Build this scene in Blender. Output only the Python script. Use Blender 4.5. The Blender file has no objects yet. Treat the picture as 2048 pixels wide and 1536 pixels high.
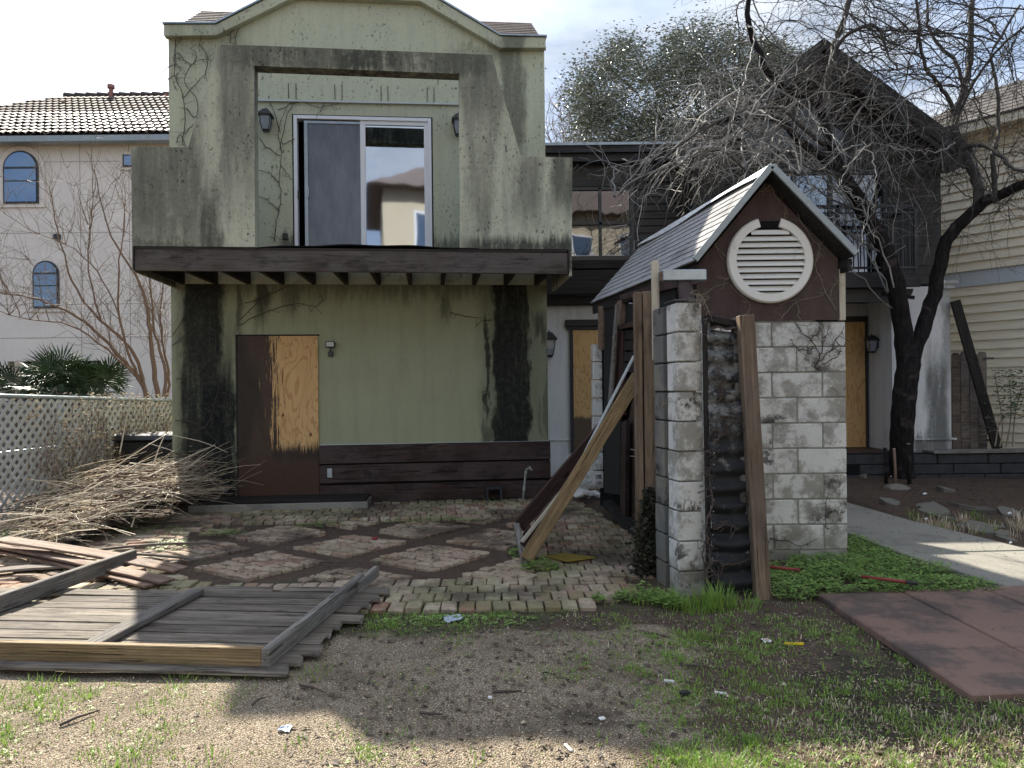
import bpy, bmesh, math, random
import numpy as np
from mathutils import Vector, Matrix, noise as mn
rnd = random.Random(7)
S = bpy.context.scene
COL = S.collection
PI = math.pi
R_ = math.radians

# ---------------------------------------------------------------- camera
CAMZ, FPX, ROLL, CY = 1.38, 1538.0, 0.0105, 783.0
cd = bpy.data.cameras.new('camera'); cam = bpy.data.objects.new('camera', cd); COL.objects.link(cam)
cam.matrix_world = Matrix.Translation((0, 0, CAMZ)) @ Matrix.Rotation(ROLL, 4, 'Y') @ Matrix.Rotation(PI/2, 4, 'X')
cd.sensor_width = 36; cd.lens = 36*FPX/2048; cd.shift_y = (CY-768)/2048
cd.clip_start = .05; cd.clip_end = 1500
S.camera = cam

# ---------------------------------------------------------------- light
SUN_EL, SAX, SAY = R_(41.5), -.44, .90          # the sun stands behind the house, to the left
world = bpy.data.worlds.new('World'); S.world = world; world.use_nodes = True
wt = world.node_tree; wt.nodes.clear()
wo = wt.nodes.new('ShaderNodeOutputWorld'); bg = wt.nodes.new('ShaderNodeBackground'); bg.inputs[1].default_value = .1
sky = wt.nodes.new('ShaderNodeTexSky'); sky.sky_type = 'NISHITA'; sky.sun_disc = False
sky.sun_elevation = SUN_EL; sky.sun_rotation = math.atan2(SAX, SAY); sky.air_density = 1.0; sky.dust_density = 1.5
tc = wt.nodes.new('ShaderNodeTexCoord')
mp = wt.nodes.new('ShaderNodeMapping'); mp.inputs['Scale'].default_value = (1.0, 1.0, 2.6); mp.inputs['Location'].default_value = (3.1, 1.7, .4)
n1 = wt.nodes.new('ShaderNodeTexNoise'); n1.inputs['Scale'].default_value = 1.9; n1.inputs['Detail'].default_value = 8; n1.inputs['Roughness'].default_value = .55; n1.inputs['Distortion'].default_value = .3
n2 = wt.nodes.new('ShaderNodeTexNoise'); n2.inputs['Scale'].default_value = 3.2; n2.inputs['Detail'].default_value = 6
cr = wt.nodes.new('ShaderNodeValToRGB'); cr.color_ramp.elements[0].position = .40; cr.color_ramp.elements[1].position = .56
cr.color_ramp.elements[0].color = (0, 0, 0, 1)
cc = wt.nodes.new('ShaderNodeValToRGB'); e = cc.color_ramp.elements
e[0].position = .40; e[0].color = (2.3, 2.75, 3.5, 1); e[1].position = .60; e[1].color = (5.4, 5.65, 5.95, 1)
mx = wt.nodes.new('ShaderNodeMix'); mx.data_type = 'RGBA'
sk2 = wt.nodes.new('ShaderNodeMix'); sk2.data_type = 'RGBA'; sk2.inputs[0].default_value = .35
sk2.inputs[7].default_value = (1.8, 2.6, 4.2, 1)
L = wt.links.new
L(tc.outputs['Generated'], mp.inputs[0]); L(mp.outputs[0], n1.inputs[0]); L(mp.outputs[0], n2.inputs[0])
L(n1.outputs[0], cr.inputs[0]); L(n2.outputs[0], cc.inputs[0])
L(cr.outputs[0], mx.inputs[0]); L(sky.outputs[0], sk2.inputs[6]); L(sk2.outputs[2], mx.inputs[6]); L(cc.outputs[0], mx.inputs[7])
sdv = (SAX*math.cos(SUN_EL)/math.hypot(SAX, SAY), SAY*math.cos(SUN_EL)/math.hypot(SAX, SAY), math.sin(SUN_EL))
dt = wt.nodes.new('ShaderNodeVectorMath'); dt.operation = 'DOT_PRODUCT'; dt.inputs[1].default_value = sdv; L(tc.outputs['Generated'], dt.inputs[0])
def wm(op, a, b):
    q = wt.nodes.new('ShaderNodeMath'); q.operation = op
    for k, x in enumerate((a, b)):
        if isinstance(x, (int, float)): q.inputs[k].default_value = x
        else: L(x, q.inputs[k])
    return q.outputs[0]
gl = wm('ADD', wm('MULTIPLY', wm('POWER', wm('MAXIMUM', dt.outputs['Value'], 0), 22), 1.8), 1)   # thin cloud glows round the sun
vs = wt.nodes.new('ShaderNodeVectorMath'); vs.operation = 'SCALE'; L(mx.outputs[2], vs.inputs[0]); L(gl, vs.inputs['Scale'])
L(vs.outputs[0], bg.inputs[0]); L(bg.outputs[0], wo.inputs[0])
sl = bpy.data.lights.new('sun', 'SUN'); sl.energy = 5.0; sl.angle = R_(.6); sl.color = (1, .93, .80)
so = bpy.data.objects.new('sun', sl); COL.objects.link(so)
sd = Vector((SAX, SAY, 0)).normalized()*math.cos(SUN_EL) + Vector((0, 0, math.sin(SUN_EL)))
so.rotation_euler = sd.to_track_quat('Z', 'Y').to_euler(); so.location = (-10, 20, 30)
S.view_settings.view_transform = 'Standard'; S.view_settings.look = 'None'
S.view_settings.exposure = 1.2; S.view_settings.gamma = 1; S.view_settings.use_curve_mapping = False
S.cycles.max_bounces = 6; S.cycles.diffuse_bounces = 3; S.cycles.glossy_bounces = 3; S.cycles.transmission_bounces = 3
S.cycles.transparent_max_bounces = 6
S.cycles.sample_clamp_indirect = 4
S.cycles.caustics_reflective = False; S.cycles.caustics_refractive = False

# ---------------------------------------------------------------- points measured from the photograph
def ray(u, v):
    du = u-1024; dv = v-CY
    return (du*math.cos(ROLL)-dv*math.sin(ROLL), FPX, -du*math.sin(ROLL)-dv*math.cos(ROLL))
def at(u, v, Y):
    x, y, z = ray(u, v); k = Y/y
    return Vector((x*k, Y, CAMZ+z*k))
def gnd(u, v, z=0):
    x, y, zz = ray(u, v); k = (z-CAMZ)/zz
    return Vector((x*k, y*k, z))
HX, HY, HA = -4.158, 9.403, R_(5.7)
def hpl(u, v, off=0):                                # on the house facade, house axes
    c, s = math.cos(HA), math.sin(HA); px, py = HX+s*off, HY-c*off
    x, y, z = ray(u, v); k = (px*s-py*c)/(x*s-y*c)
    return Vector(((k*x-px)*c+(k*y-py)*s, -off, CAMZ+k*z))

# ---------------------------------------------------------------- mesh helpers
class MB:
    def __init__(s): s.v = []; s.f = []; s.mi = []
    def add(s, vs, fs, m=0):
        o = len(s.v); s.v.extend([tuple(p) for p in vs]); s.f.extend([tuple(i+o for i in f) for f in fs]); s.mi.extend([m]*len(fs)); return s
    def box(s, x0, x1, y0, y1, z0, z1, m=0):
        return s.add([(x0,y0,z0),(x1,y0,z0),(x1,y1,z0),(x0,y1,z0),(x0,y0,z1),(x1,y0,z1),(x1,y1,z1),(x0,y1,z1)],
                     [(0,3,2,1),(4,5,6,7),(0,1,5,4),(1,2,6,5),(2,3,7,6),(3,0,4,7)], m)
    def hexa(s, a, b, m=0):                            # two quads, bottom and top loop
        return s.add(list(a)+list(b), [(3,2,1,0),(4,5,6,7),(0,1,5,4),(1,2,6,5),(2,3,7,6),(3,0,4,7)], m)
    def prism(s, poly, y0, y1, m=0):                   # polygon in x,z pushed along y
        n = len(poly)
        vs = [(x, y0, z) for x, z in poly]+[(x, y1, z) for x, z in poly]
        return s.add(vs, [tuple(range(n)), tuple(range(2*n-1, n-1, -1))]+[(i, i+n, (i+1)%n+n, (i+1)%n) for i in range(n)], m)
    def tube(s, pts, rad, n=6, cap=True, m=0):
        pts = [Vector(p) for p in pts]; k = len(pts)
        if not hasattr(rad, '__len__'): rad = [rad]*k
        vs = []; up = Vector((.31, .17, .93))
        for i, p in enumerate(pts):
            t = (pts[min(i+1, k-1)]-pts[max(i-1, 0)])
            if t.length < 1e-9: t = Vector((0, 0, 1))
            t.normalize()
            a = t.cross(up)
            if a.length < .1: a = t.cross(Vector((1, 0, 0)))
            a.normalize(); b = t.cross(a)
            for j in range(n):
                q = 2*PI*j/n
                vs.append(p+(a*math.cos(q)+b*math.sin(q))*rad[i])
        fs = [(i*n+j, i*n+(j+1)%n, (i+1)*n+(j+1)%n, (i+1)*n+j) for i in range(k-1) for j in range(n)]
        if cap: fs += [tuple(range(n-1, -1, -1)), tuple(range((k-1)*n, k*n))]
        return s.add(vs, fs, m)
    def mesh(s, name, mats, smooth=False):
        me = bpy.data.meshes.new(name); me.from_pydata(s.v, [], s.f)
        for m in (mats if isinstance(mats, (list, tuple)) else [mats]): me.materials.append(m)
        if max(s.mi or [0]): me.polygons.foreach_set('material_index', s.mi)
        if smooth: me.polygons.foreach_set('use_smooth', [True]*len(me.polygons))
        me.update(); return me
    def build(s, name, mats, parent=None, smooth=False, bevel=0):
        return link(name, s.mesh(name, mats, smooth), parent, bevel)
def link(name, me, parent=None, bevel=0):
    o = bpy.data.objects.new(name, me); COL.objects.link(o); o.parent = parent
    if bevel:
        b = o.modifiers.new('bevel', 'BEVEL'); b.width = bevel; b.segments = 1; b.limit_method = 'ANGLE'
    return o
def thing(name, label, cat, loc=(0,0,0), rz=0, group=None):
    o = bpy.data.objects.new(name, None); COL.objects.link(o); o.empty_display_size = .2
    o.location = loc; o.rotation_euler = (0, 0, rz); return tag(o, label, cat, group)
def tag(o, label=None, cat=None, group=None, kind=None):
    for k, v in (('label', label), ('category', cat), ('group', group), ('kind', kind)):
        if v: o[k] = v
    return o
def struct(o): o['kind'] = 'structure'; return o
def frame(p0, p1, up=(0,0,1)):
    p0, p1 = Vector(p0), Vector(p1); x = (p1-p0); Ln = x.length; x = x.normalized()
    up = Vector(up); z = up-x*up.dot(x)
    if z.length < 1e-4: z = Vector((0,1,0))-x*x.y
    z.normalize(); y = z.cross(x)
    m = Matrix((x, y, z)).transposed().to_4x4(); m.translation = p0
    return m, Ln
def beam(name, p0, p1, w, h, mat, parent=None, up=(0,0,1), bevel=.004, seg=1, warp=0, taper=0):
    """board from p0 to p1 (centre line), w across, h along 'up'; the grain runs along its own X"""
    m, Ln = frame(p0, p1, up); b = MB(); pr = None; vs = []; fs = []
    for i in range(seg+1):
        t = i/seg; q = warp*math.sin(PI*t); k = 1-taper*t
        r1 = rnd.uniform(-1, 1)*warp*.3; 
        vs += [(t*Ln, -w/2*k+r1, -h/2+q), (t*Ln, w/2*k+r1, -h/2+q), (t*Ln, w/2*k+r1, h/2+q), (t*Ln, -w/2*k+r1, h/2+q)]
    for i in range(seg):
        a = i*4; fs += [(a+j, a+(j+1)%4, a+4+(j+1)%4, a+4+j) for j in range(4)]
    fs += [(3,2,1,0), tuple(seg*4+j for j in range(4))]
    fs = [tuple(reversed(f)) for f in fs]
    b.add(vs, fs); o = b.build(name, mat, parent, bevel=bevel); o.matrix_basis = m
    return o

# ---------------------------------------------------------------- materials
class NT:
    def __init__(s, name, rough=.8, spec=.3, metal=0):
        s.m = bpy.data.materials.new(name); s.m.use_nodes = True; s.t = s.m.node_tree; s.b = s.t.nodes['Principled BSDF']
        s.b.inputs['Roughness'].default_value = rough; s.b.inputs['Specular IOR Level'].default_value = spec; s.b.inputs['Metallic'].default_value = metal
        s.tc = s.t.nodes.new('ShaderNodeTexCoord'); s.obj = s.tc.outputs['Object']
        s.oi = None
    def lk(s, a, b):
        if isinstance(a, (int, float)): b.default_value = a
        elif isinstance(a, (tuple, list)): b.default_value = (*a, 1) if len(a) == 3 and b.type == 'RGBA' else a
        else: s.t.links.new(a, b)
    def rand(s):
        if not s.oi: s.oi = s.t.nodes.new('ShaderNodeObjectInfo')
        return s.oi.outputs['Random']
    def island(s): return s.t.nodes.new('ShaderNodeNewGeometry').outputs['Random Per Island']
    def mp(s, vec, sc=(1,1,1), loc=None):
        n = s.t.nodes.new('ShaderNodeMapping'); n.inputs['Scale'].default_value = sc; s.lk(vec, n.inputs[0])
        if loc is not None: s.lk(loc, n.inputs['Location'])
        return n.outputs[0]
    def roff(s, vec, k=37):                            # a shift of its own for each object
        m = s.t.nodes.new('ShaderNodeVectorMath'); m.operation = 'ADD'
        c = s.t.nodes.new('ShaderNodeCombineXYZ'); q = s.ma('MULTIPLY', s.rand(), k); s.lk(q, c.inputs[0]); s.lk(s.ma('MULTIPLY', q, 1.7), c.inputs[1]); s.lk(s.ma('MULTIPLY', q, .6), c.inputs[2])
        s.lk(vec, m.inputs[0]); s.lk(c.outputs[0], m.inputs[1]); return m.outputs[0]
    def noise(s, vec, scale=5, detail=4, rough=.6, dist=0):
        n = s.t.nodes.new('ShaderNodeTexNoise'); s.lk(vec, n.inputs['Vector']); n.inputs['Scale'].default_value = scale
        n.inputs['Detail'].default_value = detail; n.inputs['Roughness'].default_value = rough; n.inputs['Distortion'].default_value = dist
        return n.outputs[0]
    def voro(s, vec, scale=5, out=0, feat='F1'):
        n = s.t.nodes.new('ShaderNodeTexVoronoi'); s.lk(vec, n.inputs['Vector']); n.inputs['Scale'].default_value = scale; n.feature = feat
        return n.outputs[out]
    def wave(s, vec, scale, dist=3, ds=1.5, axis='X'):
        n = s.t.nodes.new('ShaderNodeTexWave'); s.lk(vec, n.inputs['Vector']); n.inputs['Scale'].default_value = scale; n.bands_direction = axis
        n.inputs['Distortion'].default_value = dist; n.inputs['Detail'].default_value = 3; n.inputs['Detail Scale'].default_value = ds; return n.outputs[1]
    def ma(s, op, a, b=0, c=0):
        n = s.t.nodes.new('ShaderNodeMath'); n.operation = op; s.lk(a, n.inputs[0]); s.lk(b, n.inputs[1]); s.lk(c, n.inputs[2]); return n.outputs[0]
    def rng(s, v, a, b, c=0., d=1., smooth=True):
        n = s.t.nodes.new('ShaderNodeMapRange'); n.interpolation_type = 'SMOOTHSTEP' if smooth else 'LINEAR'
        for i, q in enumerate((v, a, b, c, d)): s.lk(q, n.inputs[i])
        return n.outputs[0]
    def mix(s, f, a, b, mode='MIX'):
        n = s.t.nodes.new('ShaderNodeMix'); n.data_type = 'RGBA'; n.blend_type = mode; n.clamp_factor = True
        s.lk(f, n.inputs[0]); s.lk(a, n.inputs[6]); s.lk(b, n.inputs[7]); return n.outputs[2]
    def xyz(s, vec):
        n = s.t.nodes.new('ShaderNodeSeparateXYZ'); s.lk(vec, n.inputs[0]); return n.outputs
    def ramp(s, f, stops):
        n = s.t.nodes.new('ShaderNodeValToRGB'); s.lk(f, n.inputs[0]); e = n.color_ramp.elements
        while len(e) < len(stops): e.new(.5)
        for q, (p, c) in zip(e, stops): q.position = p; q.color = (*c, 1)
        return n.outputs[0]
    def col(s, c): s.lk(c, s.b.inputs['Base Color']); return s
    def rough(s, c): s.lk(c, s.b.inputs['Roughness']); return s
    def bump(s, h, dist=.01, st=1):
        n = s.t.nodes.new('ShaderNodeBump'); n.inputs['Distance'].default_value = dist; n.inputs['Strength'].default_value = st
        s.lk(h, n.inputs['Height']); s.t.links.new(n.outputs[0], s.b.inputs['Normal']); return s

def flat(name, c, rough=.7, spec=.3, metal=0, var=.15, sc=12, bump=0):
    n = NT(name, rough, spec, metal); q = n.noise(n.obj, sc, 5)
    n.col(n.mix(q, tuple(x*(1-var*1.6) for x in c), tuple(min(1, x*(1+var)) for x in c)))
    if bump: n.bump(n.noise(n.obj, sc*6, 3), bump)
    return n.m

def wood(name, a, b, dark=.5, rough=.75, weather=0, gray=(.3,.28,.26), grain=1., knots=True, spots=0, spotc=(.02,.018,.015)):
    n = NT(name, rough, .25); v = n.roff(n.obj)
    g1 = n.noise(n.mp(v, (.7*grain, 9*grain, 9*grain)), 3, 6, .65, .6)
    g2 = n.noise(n.mp(v, (1.2, 70, 70)), 2.5, 3, .6)
    w = n.wave(n.mp(v, (.35, 9, 9)), 2.2*grain, 5, 1.1, 'Z')
    c = n.mix(n.rng(g1, .3, .72), a, b)
    c = n.mix(n.ma('MULTIPLY', n.rng(w, .45, .98), .5*dark), c, tuple(x*.35 for x in a))
    c = n.mix(n.ma('MULTIPLY', n.rng(g2, .48, .75), .7*dark), c, tuple(x*.3 for x in a))
    if knots:
        k = n.voro(n.mp(v, (1.6, 5, 5)), 1.3)
        c = n.mix(n.rng(k, .12, .05), c, tuple(x*.28 for x in a))
    if weather:
        c = n.mix(n.ma('MULTIPLY', n.rng(n.noise(v, 2.2, 4), .35, .62), weather), c, gray)
    if spots:
        c = n.mix(n.ma('MULTIPLY', n.rng(n.noise(n.mp(v, (1, 2, 2)), 3.5, 6, .7), .5, .68), spots), c, spotc)
    cr_ = n.rng(n.noise(n.mp(v, (.9, 26, 26)), 2.2, 4, .7), .60, .66); c = n.mix(n.ma('MULTIPLY', cr_, .8*dark), c, tuple(x*.15 for x in a)); c = n.mix(n.ma('MULTIPLY', n.rand(), .38*dark), c, tuple(x*.5 for x in a))
    n.col(c); n.bump(n.ma('SUBTRACT', n.ma('ADD', g2, n.ma('MULTIPLY', g1, .8)), cr_), .005)
    return n.m

def boxmask(n, X, Z, x0, x1, z0, z1, sx=.05, sz=.1, k=1):
    a = n.rng(X, x0-sx, x0+sx); b = n.rng(X, x1+sx, x1-sx); c = n.rng(Z, z0-sz, z0+sz); d = n.rng(Z, z1+sz, z1-sz)
    return n.ma('MULTIPLY', n.ma('MULTIPLY', n.ma('MULTIPLY', a, b), n.ma('MULTIPLY', c, d)), k)

def stucco(name, base, masks, dirt=(.012,.013,.014), grime=.25, grimec=(.16,.16,.13), spots=.5, zrun=.8, spotr=.10, texlo=.35):
    """render coat: base colour, streaky grime everywhere, and named stain areas (house axes)"""
    n = NT(name, .9, .15); o = n.obj
    dz = n.noise(n.mp(o, (7, 7, .8)), 1.2, 6, .68)             # vertical runs
    dn = n.noise(o, 3.0, 6, .7); fn = n.noise(o, 26, 4, .7)
    c = n.mix(n.noise(o, 1.4, 5), tuple(x*.86 for x in base), tuple(x*1.1 for x in base))
    gf = n.ma('ADD', dz, n.ma('MULTIPLY', n.ma('SUBTRACT', n.noise(o, 22, 6, .8), .5), .45)); c = n.mix(n.ma('MULTIPLY', n.rng(gf, .42, .70), grime), c, grimec)
    c = n.mix(n.ma('MULTIPLY', n.rng(fn, .5, .75), .25), c, tuple(x*.6 for x in base))
    j = n.xyz(o); wob = n.ma('MULTIPLY', n.ma('SUBTRACT', n.noise(n.mp(o, (3, 3, 1)), 1.7, 7, .68), .5), .34)
    X = n.ma('ADD', j[0], wob); Z = n.ma('ADD', j[2], n.ma('MULTIPLY', n.ma('SUBTRACT', n.noise(n.mp(o, (9, 9, 1.2)), 1.5, 6, .7), .5), zrun))
    tot = None
    for mk in masks:
        q = boxmask(n, X, Z, *mk); tot = q if tot is None else n.ma('MAXIMUM', tot, q)
    if tot is not None:
        tex = n.ma('MULTIPLY', n.rng(gf, .2, .5, texlo, 1), n.rng(n.noise(o, 14, 7, .8), .3, .55, .88, 1))
        c = n.mix(n.ma('MULTIPLY', tot, tex), c, dirt)
    if spots:                                                 # small mould spots
        ar = n.rng(n.noise(o, 1.6, 5, .7), .38, .6, .12, 1)
        s1 = n.rng(n.noise(n.mp(o, (1, 1, .6)), 34, 2, .5, .6), .625, .665); s2 = n.rng(n.noise(n.mp(o, (1, 1, .5)), 80, 2, .5), .62, .68)
        sp = n.ma('MULTIPLY', n.ma('MULTIPLY', n.ma('MAXIMUM', s1, n.ma('MULTIPLY', s2, .6)), spots), ar)
        c = n.mix(sp, c, (.05, .048, .04))
    n.col(c); n.bump(n.ma('ADD', n.noise(o, 130, 3, .7), n.ma('MULTIPLY', dn, .5)), .006)
    return n.m

GREEN = (.335, .36, .25)
M = {}
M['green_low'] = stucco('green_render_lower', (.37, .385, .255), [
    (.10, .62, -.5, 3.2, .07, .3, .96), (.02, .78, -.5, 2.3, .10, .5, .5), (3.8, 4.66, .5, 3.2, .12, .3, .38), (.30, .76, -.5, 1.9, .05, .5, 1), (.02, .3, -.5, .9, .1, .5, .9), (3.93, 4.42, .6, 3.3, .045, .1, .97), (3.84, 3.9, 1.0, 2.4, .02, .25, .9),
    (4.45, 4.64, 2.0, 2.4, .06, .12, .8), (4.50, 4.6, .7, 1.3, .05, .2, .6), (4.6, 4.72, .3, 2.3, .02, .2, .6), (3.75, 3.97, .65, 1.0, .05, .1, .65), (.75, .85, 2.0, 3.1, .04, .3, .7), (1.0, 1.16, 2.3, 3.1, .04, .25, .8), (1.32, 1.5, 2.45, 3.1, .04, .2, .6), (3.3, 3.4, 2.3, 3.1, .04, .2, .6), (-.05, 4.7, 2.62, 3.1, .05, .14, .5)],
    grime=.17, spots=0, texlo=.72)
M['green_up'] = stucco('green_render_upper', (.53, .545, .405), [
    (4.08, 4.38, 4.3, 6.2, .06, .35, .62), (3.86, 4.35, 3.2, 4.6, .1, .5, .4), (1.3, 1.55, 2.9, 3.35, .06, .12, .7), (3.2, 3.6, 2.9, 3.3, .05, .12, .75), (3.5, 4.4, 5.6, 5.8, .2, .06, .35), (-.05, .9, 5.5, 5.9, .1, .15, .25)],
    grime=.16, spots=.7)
M['green_parapet'] = stucco('green_render_balcony', (.53, .53, .40), [
    (.0, .75, 2.8, 4.4, .12, .5, .62), (.95, 1.35, 3.6, 5.4, .08, .6, .55), (.7, .95, 2.6, 3.6, .06, .3, .75), (.9, 3.9, 4.82, 5.3, .2, .10, .72), (2.0, 3.0, 4.85, 5.15, .3, .08, .85), (3.5, 4.0, 4.3, 5.4, .08, .4, .5), (3.55, 4.8, 2.7, 3.08, .1, .07, .85),
    (4.5, 4.8, 3.4, 4.1, .05, .2, .65), (.0, .7, 2.7, 3.04, .1, .05, .7), (3.6, 3.85, 3.0, 4.3, .05, .4, .4), (4.1, 4.4, 3.3, 4.05, .07, .2, .4)],
    grime=.55, grimec=(.20, .20, .18), spots=.9, zrun=.45)
M['white_wall'] = stucco('white_render', (.76, .76, .76), [(6.25, 6.6, .2, 1.9, .08, .4, .8), (5.9, 6.62, .1, .62, .2, .1, .8), (6.5, 6.7, 1.5, 3.2, .04, .2, .5)], dirt=(.06,.065,.055), grime=.25, grimec=(.30,.29,.28), spots=0)
M['pink_wall'] = stucco('pink_render', (.82, .74, .67), [], grime=.25, grimec=(.66,.58,.52), spots=0)
M['beige_wall'] = flat('beige_render', (.56, .49, .37), .9, .1, var=.06)
M['redbrown_board'] = stucco('redbrown_render', (.095, .067, .060), [], grime=.5, grimec=(.05,.03,.028), spots=.2)
M['maroon'] = M['redbrown_board']
M['dark_siding'] = wood('dark_painted_siding', (.058, .055, .052), (.078, .073, .068), .25, .6, knots=False)
M['dark_trim'] = wood('dark_painted_trim', (.042, .040, .043), (.06, .056, .058), .25, .55, knots=False)
M['charred'] = wood('charred_timber', (.022, .019, .018), (.05, .043, .038), .7, .8)
M['fascia_wood'] = wood('weathered_brown_beam', (.065, .05, .042), (.15, .12, .10), .9, .75, weather=.5, gray=(.15,.135,.125), spots=.7)
M['plank_wood'] = wood('dark_red_brown_plank', (.035, .019, .016), (.085, .042, .033), 1, .5, weather=.35, gray=(.15,.12,.115), spots=.9, spotc=(.018,.012,.01))
M['joist_wood'] = wood('old_dark_joist', (.03, .022, .018), (.055, .042, .035), .6)
M['grey_wood'] = wood('grey_weathered_timber', (.15, .135, .115), (.36, .335, .30), 1, .8, weather=.3, spots=.5, spotc=(.06,.05,.045))
M['grey_board'] = wood('grey_picket', (.10, .080, .062), (.31, .265, .215), 1.1, .8, weather=.35, gray=(.27,.24,.20), spots=.65, spotc=(.05,.04,.035))
M['tan_wood'] = wood('tan_treated_lumber', (.20, .13, .062), (.42, .30, .155), 1, .7, weather=.15, gray=(.22,.18,.13), spots=.35, spotc=(.07,.05,.03))
M['post_wood'] = wood('weathered_fence_post', (.16, .105, .068), (.38, .275, .18), 1, .75, weather=.3, gray=(.30,.25,.21), spots=.4, spotc=(.07,.05,.04))
M['pale_wood'] = wood('bleached_stud', (.50, .43, .32), (.68, .62, .50), .5, .8)
M['brown_board'] = wood('sunlit_brown_board', (.15, .085, .055), (.36, .235, .16), 1, .7, weather=.2)
M['darkbrown'] = wood('dark_brown_gate_wood', (.045, .022, .018), (.085, .045, .036), .7, .6)
M['shed_ply'] = wood('inner_sheathing', (.07, .045, .032), (.14, .09, .065), .8, .8, spots=.6)
M['fence_wood'] = wood('old_picket', (.12, .09, .07), (.26, .21, .17), .9, .8, weather=.3, spots=.5)
M['cream_siding'] = wood('cream_siding', (.74, .67, .52), (.80, .735, .59), .06, .6, knots=False)
M['cream_band'] = flat('pale_blue_grey_band', (.46, .50, .53), .5, .4, var=.06)
M['black'] = flat('black_void', (.012, .012, .013), .9, .1)
M['dark_paint'] = flat('black_metal', (.022, .023, .026), .4, .5, sc=30)
M['white_frame'] = flat('white_vinyl', (.74, .76, .80), .45, .4, var=.05, sc=6)
M['steel'] = flat('galvanised_steel', (.34, .39, .43), .42, .5, .75, var=.25, sc=9)
M['drip'] = flat('pale_painted_flashing', (.50, .54, .55), .5, .4, var=.1)
M['pvc'] = flat('dirty_pale_pipe', (.36, .36, .33), .5, var=.3)
M['roof_trim'] = flat('grey_metal_trim', (.30, .34, .35), .45, .5, .2, var=.2)
M['bin'] = flat('black_plastic', (.015, .016, .018), .4, .5)
M['glass_lamp'] = flat('grey_lamp_glass', (.30, .33, .36), .15, .8, 0, var=.3, sc=30)
M['lamp_white'] = flat('old_lamp_lens', (.45, .46, .44), .25, .6, var=.2)
M['louver'] = None
n = NT('aged_white_vinyl', .6, .3); c = n.mix(n.noise(n.mp(n.obj, (3, 3, 14)), 2, 5), (.70, .68, .62), (.78, .76, .70))
c = n.mix(n.ma('MULTIPLY', n.rng(n.noise(n.obj, 9, 6, .75), .55, .75), .55), c, (.36, .29, .20)); n.col(c); M['louver'] = n.m
n = NT('asphalt_shingle', .85, .25); q = n.noise(n.obj, 160, 3, .8)
c = n.mix(n.ma('MULTIPLY', n.rand(), .8), (.17, .175, .185), (.27, .272, .28)); c = n.mix(n.rng(q, .4, .65), c, (.46, .45, .44)); c = n.mix(n.ma('MULTIPLY', n.rng(n.noise(n.obj, 3, 5), .5, .7), .5), c, (.09,.09,.09))
n.col(c).bump(q, .004); M['shingle'] = n.m
n = NT('brown_shingle', .9, .2); q = n.noise(n.obj, 90, 3, .8)
c = n.mix(n.island(), (.10, .075, .068), (.19, .15, .135)); c = n.mix(n.rng(q, .45, .7), c, (.27, .235, .215)); n.col(c).bump(q, .004); M['brown_shingle'] = n.m
n = NT('clay_tile', .75, .3); c = n.mix(n.rand(), (.05, .034, .03), (.12, .08, .065)); c = n.mix(n.rng(n.noise(n.obj, 4, 5), .45, .7), c, (.055, .045, .04)); n.col(c); n.rough(.55); M['tile'] = n.m
M['vent_pipe'] = flat('pink_vent_pipe', (.33, .15, .115), .7)
# concrete block: pale grey-white with dark mould maps that differ block by block
def blockmat(name, k):
    n = NT(name, .93, .12); v = n.roff(n.obj, 11)
    c = n.mix(n.noise(v, 5, 5), (.58*k, .565*k, .52*k), (.80*k, .785*k, .74*k)); c = n.mix(n.ma('MULTIPLY', n.rng(n.noise(v, 60, 4, .7), .5, .75), .35), c, (.25, .245, .23))
    b2 = n.noise(v, 3.0, 9, .72); b1 = n.noise(v, 5.0, 10, .78, .2); b3 = n.noise(v, 1.6, 3, .5)
    c = n.mix(n.ma('MULTIPLY', n.rng(b2, .46, .58), .8), c, (.25, .23, .19))
    c = n.mix(n.ma('MULTIPLY', n.ma('MULTIPLY', n.rng(b1, .50, .58), n.rng(b3, .46, .60)), .92), c, (.025, .021, .018))
    zz = n.xyz(n.t.nodes.new('ShaderNodeNewGeometry').outputs['Position'])[2]; c = n.mix(n.ma('MULTIPLY', n.rng(n.ma('ADD', zz, n.ma('MULTIPLY', n.ma('SUBTRACT', n.noise(v, 8, 6, .75), .5), .7)), .34, .08), .6), c, (.17, .155, .115))
    n.col(c).bump(n.ma('ADD', n.noise(v, 150, 3, .75), n.ma('MULTIPLY', b2, .6)), .006); return n.m
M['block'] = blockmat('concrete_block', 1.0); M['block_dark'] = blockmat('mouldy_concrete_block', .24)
M['retain'] = flat('dark_wet_stone', (.045, .045, .047), .8, .3, var=.5, sc=7, bump=.01)
M['pink_joint'] = flat('render_joint', (.36, .30, .27), .9)
M['mortar'] = flat('old_mortar', (.27, .26, .22), .95, .1, var=.3, sc=20)
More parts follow.
